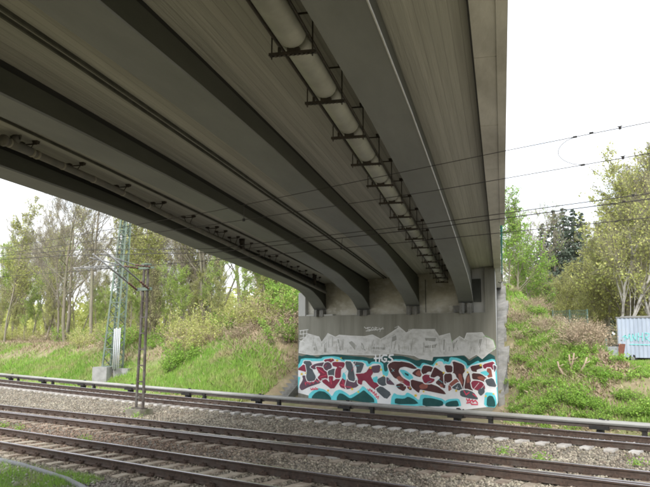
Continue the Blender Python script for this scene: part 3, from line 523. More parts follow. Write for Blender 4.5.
# graffiti: flat sprayed areas, a few millimetres proud of the wall face
GP=[('teal',1,[(-24.0,1.7),(-23.87,1.77),(-23.72,1.73),(-23.27,1.85),(-22.69,1.7),(-22.41,1.84),(-21.42,1.88),(-20.99,1.83),(-20.32,1.79),(-19.86,1.77),(-19.47,1.7),(-19.02,1.79),(-18.27,1.86),(-18.13,1.86),(-17.77,1.86),(-17.35,1.77),(-16.94,1.65),(-16.59,1.78),(-16.21,1.68),(-16.1,1.84),(-15.67,2.0),(-15.55,1.85),(-15.21,1.91),(-14.88,1.96),(-14.56,1.89),(-14.38,1.68),(-14.14,1.83),(-13.82,1.98),(-13.41,2.03),(-13.15,1.89),(-13.1,-0.45),(-24.0,-0.36)]),('cyan',2,[(-24.0,1.3),(-23.86,1.37),(-23.75,1.64),(-22.48,1.63),(-22.33,1.73),(-21.7,1.77),(-21.29,1.72),(-21.08,1.59),(-20.99,1.63),(-19.7,1.61),(-19.59,1.42),(-19.41,1.57),(-18.79,1.54),(-18.73,1.12),(-18.56,1.13),(-18.49,1.49),(-18.21,1.67),(-18.14,1.7),(-17.59,1.69),(-17.29,1.59),(-16.85,1.35),(-16.68,1.59),(-16.19,1.45),(-16.0,1.69),(-15.89,1.77),(-15.62,1.75),(-15.56,1.62),(-15.55,1.68),(-15.37,1.62),(-15.31,1.85),(-14.89,1.81),(-14.52,1.64),(-14.46,1.46),(-13.97,1.73),(-13.87,1.64),(-13.21,1.84),(-13.13,1.48),(-13.1,-0.45),(-24.0,-0.36)]),('white',3,[(-23.98,1.1),(-23.8,1.18),(-23.58,1.49),(-22.4,1.51),(-22.23,1.62),(-21.67,1.66),(-21.29,1.59),(-21.08,1.48),(-20.99,1.52),(-19.81,1.51),(-19.7,1.3),(-19.51,1.37),(-19.35,1.47),(-18.9,1.46),(-18.83,1.04),(-18.75,0.87),(-18.53,0.91),(-18.42,1.34),(-18.22,1.56),(-18.14,1.61),(-17.65,1.59),(-17.35,1.5),(-16.84,1.22),(-16.64,1.47),(-16.19,1.35),(-15.98,1.59),(-15.86,1.66),(-15.68,1.64),(-15.6,1.51),(-15.55,1.56),(-15.32,1.51),(-15.18,1.74),(-14.92,1.69),(-14.57,1.53),(-14.5,1.33),(-14.37,1.47),(-13.93,1.62),(-13.22,1.73),(-13.21,1.43),(-13.1,-0.45),(-24.0,-0.36)]),('cyan',4,[(-23.99,0.71),(-23.78,0.69),(-23.84,0.52),(-23.94,0.01),(-24.0,0.0)]),('cyan',4,[(-23.26,-0.16),(-23.04,0.02),(-22.65,0.2),(-22.29,0.16),(-21.98,0.01),(-21.78,-0.18),(-21.59,0.1),(-21.29,0.19),(-21.01,0.09),(-20.71,-0.06),(-20.86,-0.11),(-20.49,0.02),(-20.13,0.23),(-19.93,0.43),(-19.58,0.18),(-19.14,-0.15),(-19.11,-0.39),(-23.26,-0.57)]),('teal',5,[(-23.04,-0.24),(-22.83,-0.05),(-22.58,0.06),(-22.24,0.04),(-21.98,-0.09),(-21.82,-0.25),(-21.84,-0.38),(-23.04,-0.4)]),('teal',5,[(-21.48,-0.18),(-21.32,0.01),(-21.08,-0.02),(-20.75,-0.19),(-20.59,-0.19),(-20.07,0.1),(-19.88,0.23),(-19.58,0.02),(-19.31,-0.15),(-19.28,-0.35),(-21.49,-0.37)]),('cyan',4,[(-18.39,-0.39),(-18.35,-0.04),(-18.2,0.18),(-17.99,0.08),(-18.16,0.11),(-17.64,0.08),(-17.5,0.24),(-17.2,0.12),(-16.88,-0.11),(-16.8,0.18),(-16.38,0.16),(-15.57,0.01),(-15.61,-0.23),(-18.16,-0.44)]),('teal',5,[(-16.69,0.03),(-16.22,0.04),(-15.66,-0.06),(-15.69,-0.29),(-16.71,-0.35)]),('teal',5,[(-18.16,-0.06),(-17.67,-0.07),(-17.45,0.05),(-17.08,-0.08),(-16.88,-0.26),(-18.16,-0.34)]),('cyan',4,[(-15.59,-0.04),(-15.36,0.05),(-14.9,0.09),(-14.82,-0.1),(-14.8,-0.24),(-15.59,-0.29)]),('teal',5,[(-15.55,-0.14),(-15.31,-0.04),(-14.97,0.01),(-14.89,-0.25),(-15.56,-0.29)]),('cyan',4,[(-13.7,0.29),(-13.65,0.42),(-13.29,0.41),(-13.18,0.2),(-13.16,-0.19),(-13.75,-0.18)]),('teal',5,[(-13.6,0.2),(-13.48,0.29),(-13.33,0.27),(-13.24,0.08),(-13.22,-0.17),(-13.63,-0.17)]),('purple',6,[(-23.62,0.74),(-23.35,0.73),(-23.29,0.51),(-22.83,0.59),(-22.58,0.66),(-22.46,0.49),(-23.26,0.26),(-23.7,0.06),(-23.82,0.21),(-23.56,0.57)]),('slate',6,[(-23.55,1.47),(-23.11,1.46),(-23.05,1.05),(-22.82,0.73),(-22.9,0.58),(-23.28,0.53),(-23.38,0.71),(-23.33,0.93),(-23.48,1.2)]),('crimson',6,[(-23.95,1.07),(-23.54,1.32),(-23.44,0.99),(-23.59,1.03)]),('purple',6,[(-23.11,1.21),(-22.82,1.34),(-22.25,1.44),(-22.35,1.29),(-22.69,1.21),(-22.89,1.13)]),('crimson',6,[(-22.75,1.21),(-22.4,1.18),(-22.18,1.03),(-22.06,0.9),(-22.08,0.68),(-22.46,0.57),(-22.63,0.7),(-22.43,0.87),(-22.59,1.0)]),('crimson',6,[(-22.25,1.57),(-21.73,1.63),(-21.66,1.52),(-22.11,1.46)]),('purple',6,[(-22.05,1.44),(-21.9,1.4),(-21.82,1.27),(-21.89,1.15),(-22.05,1.09),(-22.2,1.14),(-22.28,1.26),(-22.2,1.39)]),('slate',6,[(-22.01,1.02),(-21.63,1.14),(-21.59,1.01),(-21.73,0.79),(-21.94,0.78)]),('crimson',6,[(-21.95,0.76),(-21.73,0.77),(-21.75,0.49),(-21.4,0.72),(-21.3,0.67),(-21.73,0.18),(-22.41,0.54),(-22.15,0.62),(-21.89,0.43)]),('crimson',6,[(-21.71,1.46),(-21.0,1.46),(-21.08,1.28),(-21.26,1.18),(-21.27,0.77),(-21.56,0.76),(-21.53,1.09),(-21.38,1.27),(-21.7,1.33)]),('crimson',6,[(-21.3,0.45),(-21.07,0.75),(-20.95,0.7),(-20.97,0.36),(-20.71,0.29),(-20.88,0.25),(-21.22,0.32)]),('purple',6,[(-20.93,0.36),(-20.84,0.67),(-20.7,0.68),(-20.38,0.62),(-20.21,0.65),(-20.24,0.39),(-20.86,0.25),(-20.87,0.27)]),('slate',6,[(-20.93,1.51),(-20.6,1.49),(-20.42,0.75),(-20.46,0.64),(-20.73,0.69),(-20.79,0.84),(-20.72,1.11),(-20.87,1.22)]),('cyan',6,[(-21.07,0.97),(-20.97,0.85),(-20.97,0.68),(-21.12,0.78)]),('slate',6,[(-20.49,1.52),(-19.89,1.46),(-19.99,1.21),(-20.15,0.95),(-20.27,1.02),(-20.24,1.29)]),('crimson',6,[(-20.33,0.94),(-19.75,0.97),(-19.49,1.31),(-19.35,1.1),(-19.56,0.81),(-19.02,0.44),(-19.16,0.27),(-19.49,0.44),(-19.8,0.71),(-19.98,0.7),(-20.02,0.5),(-20.2,0.55),(-20.19,0.81)]),('purple',7,[(-19.46,1.33),(-18.93,1.41),(-18.99,1.08),(-19.34,1.05)]),('slate',6,[(-19.18,0.27),(-18.91,0.42),(-18.38,0.13),(-18.63,-0.11)]),('slate',6,[(-19.08,0.72),(-18.72,0.89),(-18.6,0.56),(-18.81,0.49),(-19.04,0.59)]),('purple',6,[(-18.58,0.87),(-18.17,0.55),(-18.4,0.57),(-18.57,0.61)]),('cyan',6,[(-19.34,0.78),(-19.12,0.86),(-19.15,0.63),(-19.29,0.66)]),('brown',6,[(-18.48,1.39),(-18.35,1.5),(-18.15,1.55),(-17.87,1.54),(-17.78,1.56),(-17.29,1.49),(-16.97,1.31),(-17.18,1.32),(-17.59,1.42),(-17.9,1.35),(-18.0,1.14),(-17.78,0.84),(-17.35,0.66),(-17.24,0.51),(-17.31,0.36),(-17.62,0.55),(-17.96,0.84),(-18.15,0.88),(-18.38,1.14)]),('rust',7,[(-18.04,0.86),(-17.9,0.93),(-17.63,0.79),(-17.65,0.6),(-17.9,0.71)]),('crimson',7,[(-17.64,0.79),(-17.35,0.65),(-17.27,0.5),(-17.37,0.4),(-17.63,0.57)]),('brown',6,[(-17.18,1.09),(-16.94,1.25),(-16.73,1.21),(-16.8,0.97),(-17.03,1.01)]),('rust',7,[(-17.03,1.08),(-16.89,1.22),(-16.75,1.19),(-16.8,0.99),(-16.95,1.01)]),('cyan',6,[(-17.85,1.2),(-17.6,1.18),(-17.21,0.93),(-17.23,0.77),(-17.6,0.93)]),('teal',7,[(-17.61,1.1),(-17.42,1.03),(-17.43,0.97),(-17.57,1.03)]),('brown',6,[(-17.26,0.77),(-16.78,0.68),(-16.38,0.64),(-15.93,0.52),(-15.64,0.34),(-15.56,0.25),(-16.21,0.35),(-16.67,0.41),(-16.86,0.43),(-16.9,0.27),(-17.25,0.51)]),('rust',7,[(-16.85,0.54),(-16.67,0.64),(-16.43,0.6),(-16.47,0.47),(-16.78,0.42)]),('brown',6,[(-18.04,0.52),(-17.8,0.59),(-17.57,0.45),(-17.69,0.31),(-17.97,0.42)]),('brown',6,[(-16.61,1.41),(-16.3,1.39),(-16.08,1.29),(-16.11,1.21),(-16.42,1.24),(-16.59,1.06),(-16.71,1.18)]),('crimson',6,[(-16.67,0.92),(-16.54,1.02),(-16.2,0.98),(-16.11,0.83),(-16.26,0.72),(-16.58,0.71)]),('brown',6,[(-16.17,1.12),(-16.05,1.35),(-15.8,1.21),(-15.63,1.12),(-15.32,1.1),(-15.33,0.87),(-15.57,0.83),(-15.59,0.52),(-15.81,0.62),(-15.99,0.72),(-15.71,0.94),(-15.91,1.08),(-16.11,0.97),(-16.24,0.99)]),('rust',7,[(-15.81,0.65),(-15.71,0.64),(-15.67,0.53),(-15.78,0.55)]),('brown',6,[(-15.14,1.64),(-14.67,1.51),(-14.62,1.28),(-14.76,1.12),(-14.61,0.72),(-14.54,0.48),(-14.76,0.57),(-14.91,0.89),(-15.02,1.18),(-15.23,1.22),(-15.08,1.42)]),('rust',7,[(-14.9,1.12),(-14.77,1.12),(-14.7,0.72),(-14.83,0.71)]),('brown',6,[(-15.54,1.46),(-15.22,1.44),(-15.23,1.23),(-15.45,1.22)]),('brown',6,[(-15.56,1.07),(-15.26,1.1),(-15.24,0.84),(-15.46,0.78),(-15.56,0.73)]),('rust',6,[(-15.36,0.63),(-15.02,0.9),(-14.9,0.76),(-15.16,0.59),(-15.37,0.41)]),('slate',6,[(-15.21,0.54),(-14.88,0.73),(-14.75,0.47),(-14.97,0.49)]),('brown',6,[(-14.51,0.96),(-14.4,1.18),(-14.34,0.73),(-14.27,0.44),(-14.49,0.41),(-14.6,0.53)]),('rust',7,[(-14.5,0.96),(-14.41,1.1),(-14.38,0.82),(-14.49,0.77)]),('slate',6,[(-14.8,0.39),(-14.55,0.44),(-14.23,0.36),(-14.02,0.12),(-14.34,0.15),(-14.79,0.23)]),('crimson',6,[(-14.27,0.8),(-13.9,0.9),(-13.69,0.62),(-13.8,0.42),(-13.97,0.5),(-14.22,0.57)]),('slate',7,[(-13.97,0.51),(-13.73,0.61),(-13.7,0.42),(-13.87,0.27),(-13.98,0.37)]),('brown',6,[(-14.22,1.15),(-13.84,1.13),(-13.58,0.94),(-13.64,0.87),(-13.95,0.96),(-14.21,0.97)]),('rust',7,[(-14.0,1.03),(-13.79,1.06),(-13.64,0.96),(-13.7,0.9),(-13.95,0.96)]),('brown',6,[(-14.29,1.44),(-13.78,1.53),(-13.7,1.46),(-14.09,1.37),(-14.07,1.28),(-14.23,1.3)]),('crimson',6,[(-13.71,1.53),(-13.25,1.67),(-13.27,1.39),(-13.47,1.47),(-13.68,1.43)]),('rust',6,[(-13.53,1.37),(-13.41,1.37),(-13.36,1.05),(-13.51,1.06)]),('slate',6,[(-13.62,0.9),(-13.32,0.98),(-13.18,0.68),(-13.52,0.71)]),('cyan',6,[(-13.85,1.22),(-13.63,1.27),(-13.52,1.18),(-13.59,1.13)]),('purple',6,[(-13.24,1.52),(-13.16,1.47),(-13.22,1.29)]),('yellow',8,[(-23.67,0.92),(-23.65,0.87),(-23.59,0.85),(-23.65,0.83),(-23.66,0.77),(-23.71,0.81),(-23.78,0.8),(-23.75,0.85),(-23.78,0.89),(-23.71,0.88)]),('yellow',8,[(-23.43,0.94),(-23.42,0.91),(-23.39,0.9),(-23.42,0.88),(-23.43,0.85),(-23.46,0.87),(-23.5,0.86),(-23.48,0.89),(-23.51,0.92),(-23.46,0.92)]),('yellow',8,[(-21.43,1.64),(-21.42,1.59),(-21.36,1.57),(-21.42,1.55),(-21.43,1.5),(-21.47,1.53),(-21.53,1.52),(-21.51,1.57),(-21.54,1.61),(-21.47,1.61)]),('yellow',8,[(-21.2,1.73),(-21.19,1.7),(-21.16,1.69),(-21.19,1.67),(-21.2,1.64),(-21.22,1.66),(-21.26,1.66),(-21.24,1.68),(-21.26,1.71),(-21.23,1.71)]),('yellow',8,[(-21.99,0.17),(-21.98,0.13),(-21.92,0.11),(-21.97,0.09),(-21.98,0.04),(-22.03,0.07),(-22.08,0.06),(-22.06,0.1),(-22.09,0.14),(-22.03,0.14)]),('yellow',8,[(-21.79,1.67),(-21.78,1.64),(-21.76,1.63),(-21.78,1.62),(-21.79,1.59),(-21.81,1.61),(-21.84,1.61),(-21.83,1.63),(-21.84,1.65),(-21.81,1.65)]),('yellow',8,[(-19.46,1.34),(-19.45,1.29),(-19.4,1.27),(-19.45,1.25),(-19.46,1.21),(-19.5,1.24),(-19.56,1.23),(-19.53,1.27),(-19.56,1.31),(-19.5,1.3)]),('yellow',8,[(-18.87,1.26),(-18.86,1.21),(-18.81,1.2),(-18.86,1.18),(-18.87,1.13),(-18.9,1.16),(-18.96,1.15),(-18.93,1.19),(-18.96,1.23),(-18.9,1.23)]),('yellow',8,[(-18.73,0.97),(-18.72,0.94),(-18.69,0.93),(-18.72,0.91),(-18.73,0.88),(-18.76,0.9),(-18.8,0.89),(-18.78,0.92),(-18.8,0.95),(-18.76,0.95)]),('yellow',8,[(-20.53,0.31),(-20.52,0.26),(-20.47,0.25),(-20.52,0.22),(-20.53,0.17),(-20.57,0.2),(-20.63,0.19),(-20.61,0.24),(-20.64,0.28),(-20.57,0.27)]),('yellow',8,[(-20.17,0.19),(-20.17,0.15),(-20.12,0.13),(-20.16,0.11),(-20.17,0.07),(-20.21,0.09),(-20.26,0.08),(-20.24,0.12),(-20.26,0.16),(-20.21,0.15)]),('yellow',8,[(-15.94,1.59),(-15.93,1.54),(-15.88,1.53),(-15.93,1.5),(-15.94,1.46),(-15.97,1.49),(-16.03,1.48),(-16.0,1.52),(-16.02,1.56),(-15.97,1.56)]),('yellow',8,[(-15.59,1.22),(-15.59,1.18),(-15.55,1.17),(-15.59,1.15),(-15.59,1.11),(-15.63,1.14),(-15.67,1.13),(-15.65,1.16),(-15.67,1.2),(-15.63,1.19)]),('yellow',8,[(-16.62,0.36),(-16.61,0.33),(-16.57,0.31),(-16.61,0.29),(-16.62,0.25),(-16.65,0.28),(-16.7,0.27),(-16.67,0.3),(-16.7,0.34),(-16.65,0.33)]),('yellow',8,[(-17.02,0.19),(-17.01,0.14),(-16.96,0.12),(-17.01,0.09),(-17.02,0.04),(-17.06,0.07),(-17.13,0.06),(-17.1,0.11),(-17.13,0.16),(-17.06,0.15)]),('yellow',8,[(-15.82,1.49),(-15.82,1.46),(-15.79,1.45),(-15.82,1.44),(-15.82,1.42),(-15.84,1.44),(-15.86,1.43),(-15.85,1.45),(-15.86,1.47),(-15.84,1.47)]),('yellow',8,[(-17.32,0.47),(-17.32,0.45),(-17.29,0.44),(-17.32,0.42),(-17.32,0.4),(-17.35,0.41),(-17.38,0.41),(-17.36,0.43),(-17.38,0.46),(-17.35,0.45)]),('yellow',8,[(-13.82,1.6),(-13.81,1.56),(-13.77,1.54),(-13.81,1.52),(-13.82,1.47),(-13.85,1.5),(-13.9,1.5),(-13.88,1.54),(-13.9,1.57),(-13.85,1.57)]),('yellow',8,[(-14.44,1.27),(-14.43,1.23),(-14.39,1.22),(-14.43,1.2),(-14.44,1.16),(-14.47,1.19),(-14.51,1.18),(-14.49,1.21),(-14.51,1.25),(-14.47,1.24)]),('yellow',8,[(-14.99,0.48),(-14.99,0.44),(-14.94,0.42),(-14.99,0.4),(-15.0,0.35),(-15.03,0.38),(-15.08,0.37),(-15.06,0.41),(-15.08,0.45),(-15.03,0.45)]),('yellow',8,[(-13.63,0.31),(-13.62,0.27),(-13.58,0.26),(-13.62,0.24),(-13.63,0.2),(-13.66,0.23),(-13.7,0.22),(-13.68,0.25),(-13.7,0.29),(-13.66,0.28)]),('yellow',8,[(-13.28,0.41),(-13.27,0.38),(-13.24,0.37),(-13.27,0.35),(-13.28,0.32),(-13.3,0.34),(-13.33,0.34),(-13.32,0.36),(-13.33,0.39),(-13.3,0.39)]),('yellow',8,[(-14.57,1.37),(-14.57,1.34),(-14.54,1.33),(-14.57,1.32),(-14.57,1.3),(-14.59,1.31),(-14.62,1.31),(-14.61,1.33),(-14.62,1.35),(-14.59,1.35)]),('silver',1,[(-23.91,1.91),(-23.85,2.44),(-23.53,2.64),(-23.3,2.86),(-22.59,2.71),(-22.43,2.44),(-22.03,2.88),(-21.58,2.7),(-21.33,2.8),(-20.7,2.76),(-19.84,2.73),(-19.37,2.81),(-18.92,2.61),(-18.72,2.69),(-17.93,3.13),(-17.94,3.21),(-17.51,2.9),(-17.17,3.06),(-16.02,3.03),(-15.83,2.75),(-15.28,2.87),(-15.2,2.49),(-14.81,2.74),(-14.58,2.61),(-14.46,2.88),(-13.74,2.9),(-13.59,2.7),(-13.27,2.6),(-13.16,2.23),(-13.44,2.06),(-13.77,1.8),(-14.03,1.98),(-14.38,1.79),(-14.6,1.95),(-15.34,1.89),(-16.15,1.85),(-16.19,1.68),(-16.6,1.73),(-16.85,1.76),(-17.1,1.88),(-18.13,1.97),(-19.2,1.86),(-20.32,1.87),(-21.58,1.88),(-23.1,1.81)]),('gap',2,[(-22.98,2.18),(-22.84,2.22),(-22.79,2.04),(-22.94,2.0)]),('gap',2,[(-20.79,2.45),(-20.58,2.53),(-20.26,2.29),(-20.39,2.06)]),('gap',2,[(-20.05,2.46),(-19.89,2.38),(-19.73,2.03),(-19.94,2.08)]),('gap',2,[(-19.38,2.27),(-18.61,2.24),(-18.7,2.11),(-19.4,2.12)]),('gap',2,[(-18.29,2.72),(-18.04,2.81),(-18.01,2.57),(-18.28,2.47)]),('gap',2,[(-16.57,2.68),(-15.94,2.69),(-16.01,2.5),(-16.5,2.54)]),('gap',2,[(-16.59,2.32),(-16.01,2.4),(-15.87,2.48),(-16.02,2.21),(-16.55,2.21)]),('gap',2,[(-15.61,2.62),(-15.51,2.62),(-15.55,2.13),(-15.63,2.13)]),('gap',2,[(-15.17,2.42),(-14.86,2.64),(-14.94,2.49),(-15.14,2.1)]),('gap',2,[(-13.9,2.63),(-13.71,2.66),(-13.87,2.22),(-13.95,2.36)]),('gap',2,[(-22.28,2.33),(-22.08,2.53),(-22.12,1.93),(-22.3,1.93)]),('gap',2,[(-21.46,2.61),(-21.36,2.62),(-21.18,2.06),(-21.32,2.02)])]
GS=[('white',6,0.075,[(-19.2,1.86),(-19.18,1.58)]),('white',6,0.075,[(-18.95,1.88),(-18.99,1.56)]),('white',6,0.075,[(-19.27,1.71),(-18.87,1.74)]),('white',6,0.075,[(-18.57,1.86),(-18.74,1.87),(-18.85,1.78),(-18.84,1.63),(-18.71,1.57),(-18.6,1.6),(-18.59,1.7),(-18.7,1.71)]),('white',6,0.075,[(-18.22,1.89),(-18.41,1.87),(-18.45,1.79),(-18.32,1.73),(-18.25,1.66),(-18.35,1.57),(-18.5,1.58)]),('red',8,0.035,[(-23.47,0.45),(-23.41,0.3)]),('red',8,0.035,[(-23.47,0.36),(-23.32,0.48),(-23.28,0.37)]),('red',8,0.035,[(-23.23,0.51),(-23.18,0.36),(-23.08,0.4)]),('red',8,0.035,[(-23.05,0.49),(-22.94,0.41),(-22.83,0.56)]),('red',8,0.035,[(-22.79,0.57),(-22.65,0.48),(-22.53,0.61)]),('red',8,0.035,[(-23.12,0.17),(-23.04,0.09),(-22.96,0.19),(-22.9,0.1),(-22.81,0.21),(-22.65,0.15)]),('red',8,0.035,[(-23.1,0.09),(-22.64,0.14)]),('red',8,0.035,[(-21.12,0.62),(-21.07,0.41)]),('red',8,0.035,[(-21.22,0.43),(-20.91,0.33)]),('red',8,0.035,[(-22.65,1.14),(-22.25,0.93)]),('red',8,0.035,[(-22.51,0.73),(-22.13,0.83)]),('red',8,0.035,[(-21.87,0.67),(-21.8,0.43)]),('red',8,0.035,[(-19.66,0.28),(-19.58,0.2),(-19.53,0.3),(-19.45,0.16),(-19.42,0.25),(-19.34,0.09),(-19.28,0.18),(-19.26,0.01),(-19.17,0.1),(-19.18,-0.08),(-19.04,-0.02),(-19.09,-0.14)]),('red',8,0.035,[(-20.59,0.32),(-20.86,0.33)]),('red',8,0.05,[(-14.54,0.1),(-14.48,-0.01),(-14.41,0.1),(-14.37,-0.0),(-14.26,0.07),(-14.24,-0.03),(-14.13,0.06),(-14.03,-0.05)]),('red',8,0.05,[(-14.53,-0.08),(-14.37,-0.04),(-14.3,-0.12),(-14.03,-0.11)]),('red',8,0.05,[(-14.65,0.42),(-14.55,0.27),(-14.41,0.37)]),('red',8,0.05,[(-14.23,0.31),(-14.08,0.22)]),('tagw',3,0.03,[(-23.86,3.02),(-23.3,3.07)]),('tagw',3,0.03,[(-23.8,3.02),(-23.83,2.84)]),('tagw',3,0.03,[(-23.59,3.05),(-23.62,2.6)]),('tagw',3,0.03,[(-23.38,3.02),(-23.43,2.64)]),('tagw',3,0.03,[(-23.85,2.84),(-23.34,2.88)]),('tagw',3,0.03,[(-23.83,2.64),(-23.43,2.7)]),('tagw',3,0.03,[(-23.87,2.52),(-23.53,2.44)]),('tagw',3,0.03,[(-19.84,3.18),(-19.74,3.11),(-19.63,3.16)]),('tagw',3,0.03,[(-19.48,3.16),(-19.63,3.15),(-19.65,3.08),(-19.48,3.05),(-19.54,2.99),(-19.67,3.01)]),('tagw',3,0.03,[(-19.43,3.1),(-19.35,3.17),(-19.28,3.1),(-19.34,3.02),(-19.43,3.08)]),('tagw',3,0.03,[(-19.23,3.01),(-19.22,3.17),(-19.1,3.14),(-19.21,3.08),(-19.08,3.01)]),('tagw',3,0.03,[(-19.01,3.13),(-18.9,3.07),(-18.77,3.15)]),('tagw',3,0.03,[(-18.9,3.07),(-18.95,2.96)]),('tagw',3,0.03,[(-19.74,2.99),(-18.73,3.09)]),('silver',3,0.03,[(-23.26,2.84),(-22.59,2.7),(-22.49,2.32)]),('silver',3,0.03,[(-22.49,2.32),(-22.04,2.88)]),('silver',3,0.03,[(-18.65,2.47),(-17.98,3.12)]),('silver',3,0.03,[(-19.75,2.61),(-19.37,2.81),(-19.08,2.64)]),('silver',3,0.03,[(-18.12,3.14),(-17.96,3.19),(-17.49,2.84)]),('silver',3,0.03,[(-17.38,2.87),(-17.38,3.04),(-16.04,3.05),(-15.84,2.8)]),('green',3,0.02,[(-13.69,2.71),(-13.58,2.77),(-13.24,2.58),(-13.14,2.31),(-13.29,2.13)]),('green',3,0.02,[(-15.2,2.49),(-15.16,2.59)])]

def chaikin(p, sharp=.0):
    out = []; n_ = len(p)
    for i in range(n_):
        a, b_ = p[i], p[(i+1) % n_]; out.append((a[0]*.82+b_[0]*.18, a[1]*.82+b_[1]*.18)); out.append((a[0]*.18+b_[0]*.82, a[1]*.18+b_[1]*.82))
    return out
def polyobj(name, items, par, basel=0.):
    bm = bmesh.new(); mats_ = sorted({c for c, _, _ in items}); me = bpy.data.meshes.new(name)
    for c in mats_: me.materials.append(G_m[c])
    for ii, (c, ly, pts) in enumerate(items):
        y = WY-.002-.0025*(ly+basel)-.00002*ii; vs = [bm.verts.new((max(WX0+.02, min(WX1-.01, a)), y, b_)) for a, b_ in pts]
        try: f = bm.faces.new(vs)
        except Exception: continue
        f.material_index = mats_.index(c); f.normal_update()
        if f.normal.y > 0: f.normal_flip()
        bmesh.ops.triangulate(bm, faces=[f])
    bm.to_mesh(me); bm.free(); return link(name, me, par)
def dilate(p, d):
    n_ = len(p); ar = sum(p[i][0]*p[(i+1) % n_][1]-p[(i+1) % n_][0]*p[i][1] for i in range(n_)); sg = 1 if ar > 0 else -1; out = []
    for i in range(n_):
        a, b_, c = p[i-1], p[i], p[(i+1) % n_]; n1 = Vector((b_[1]-a[1], a[0]-b_[0])).normalized(); n2 = Vector((c[1]-b_[1], b_[0]-c[0])).normalized(); nn_ = (n1+n2)
        nn_ = nn_.normalized()*min(1.5, 1/max(.5, nn_.length/2)) if nn_.length > .3 else n1; out.append((b_[0]+sg*nn_.x*d, b_[1]+sg*nn_.y*d))
    return out
colour = [(c, ly, p if c == 'yellow' else chaikin(dilate(p, .075 if ly >= 6 else 0))) for c, ly, p in GP if c not in ('silver', 'gap')]
hatch = []
for k in range(130):
    x = random.uniform(-23.6, -13.5); z0 = random.uniform(1.95, 2.25); L_ = random.uniform(.1, .5); t_ = random.uniform(-.25, .25)
    hatch.append((random.choice(('tagw', 'gap', 'chrome_line')), 1.5+k*.003, [(x, z0), (x+.012+random.random()*.02, z0), (x+.02+t_*L_, z0+L_), (x+t_*L_, z0+L_)]))
strokes = []
for c, ly, wd, p in GS:
    for (x0, z0), (x1, z1) in zip(p[:-1], p[1:]):
        L_ = math.hypot(x1-x0, z1-z0) or 1; nx_, nz_ = -(z1-z0)/L_*wd/2, (x1-x0)/L_*wd/2; ex, ez = (x1-x0)/L_*wd*.4, (z1-z0)/L_*wd*.4
        strokes.append((c, ly+random.random()*.5, [(x0-ex+nx_, z0-ez+nz_), (x1+ex+nx_, z1+ez+nz_), (x1+ex-nx_, z1+ez-nz_), (x0-ex-nx_, z0-ez-nz_)]))
def outline(p, wd, c, ly):
    out = []; n_ = len(p)
    for i in range(n_):
        (x0, z0), (x1, z1) = p[i], p[(i+1) % n_]; L_ = math.hypot(x1-x0, z1-z0)
        if L_ < .004: continue
        ax, az_ = -(z1-z0)/L_*wd/2, (x1-x0)/L_*wd/2; ex, ez = (x1-x0)/L_*wd*.35, (z1-z0)/L_*wd*.35
        out.append((c, ly+(i % 5)*.08, [(x0-ex+ax, z0-ez+az_), (x1+ex+ax, z1+ez+az_), (x1+ex-ax, z1+ez-az_), (x0-ex-ax, z0-ez-az_)]))
    return out
# every fill sits on its own white halo, later letters overlapping earlier ones
fills = [(c, ly, p) for c, ly, p in GP if ly >= 6 and c not in ('silver', 'gap', 'yellow')]; colour = [it for it in colour if it[1] < 6 or it[0] == 'yellow']
for k, (c, ly, p) in enumerate(fills):
    a = 6+k*.02
    if ly == 6 and c != 'cyan': colour.append(('white', a, chaikin(dilate(p, .085))))
    colour.append((c, a+.01, chaikin(dilate(p, .045 if ly == 6 else .02))))
random.seed(77)
for k in range(26):      # pale can strokes and drips inside the letters
    x = random.uniform(-23.2, -13.6); z = random.uniform(.45, 1.45); a = random.uniform(-1.2, 1.2); L_ = random.uniform(.12, .4)
    colour += outline([(x, z), (x+math.cos(a)*L_, z+math.sin(a)*L_)], .016, random.choice(('white', 'white', 'red', 'cyan')), 7.9)[:1]
back = [i for i in colour if i[1] <= 5]
lets = [i for i in colour if i[1] > 5]
xm = lambda it: sum(a for a, _ in it[2])/len(it[2])
o = polyobj('graffiti_background', back, wall); o['label'] = 'white, cyan and dark teal background shapes of the graffiti piece'
o = polyobj('graffiti_lettering', [i for i in lets if xm(i) < -18.3], wall); o['label'] = 'angular crimson, purple and slate graffiti letters on the left'
o = polyobj('graffiti_lettering', [i for i in lets if xm(i) >= -18.3], wall); o['label'] = 'rounded brown, rust and crimson graffiti letters on the right'
o = polyobj('graffiti_silver', [(c, ly, p) for c, ly, p in GP if c in ('silver', 'gap')]+[o_ for c, ly, p in GP if c in ('silver', 'gap') for o_ in outline(p, .03 if c == 'silver' else .022, 'tagw' if c == 'silver' else 'chrome_line', 2.6)]+hatch, wall, .5); o['label'] = 'row of silver chrome graffiti letters above the coloured piece'
for cs_, lb in ((('white',), 'bold white three letter tag HGS at the top of the mural'), (('red',), 'red spray signatures inside the mural'), (('tagw',), 'thin pale scribbled tags on the bare upper wall'), (('silver', 'green'), 'silver and green outline strokes of the chrome letters')):
    o = polyobj('graffiti_tag', [i for i in strokes if i[0] in cs_], wall, .6); o['label'] = lb

# concrete stairs climbing the slope left of the wall
st_ = thing('slope_stairs', 'narrow concrete stairs climbing the grassy slope left of the graffiti wall', 'stairs', (0, 0, 0))
for i in range(12):
    y = 27.7+i*.30; z = -.22+i*.185; m = MB(); m.box((-24.52, y+.15, (z-1.1)/2-.0), (.98, .296, z+1.1)); link('step', m.mesh('step', M_rough), st_)
m = MB(); m.add([(-24.03, 27.5, -.9), (-23.975, 27.5, -.9), (-23.975, 28.49, -.9), (-24.03, 28.49, -.9), (-24.03, 27.5, -.4), (-23.975, 27.5, -.4), (-23.975, 28.49, .3), (-24.03, 28.49, .3)], [(0, 3, 2, 1), (4, 5, 6, 7), (0, 1, 5, 4), (1, 2, 6, 5), (2, 3, 7, 6), (3, 0, 4, 7)]); link('cheek_wall', m.mesh('cheek_wall', M_rough), st_)

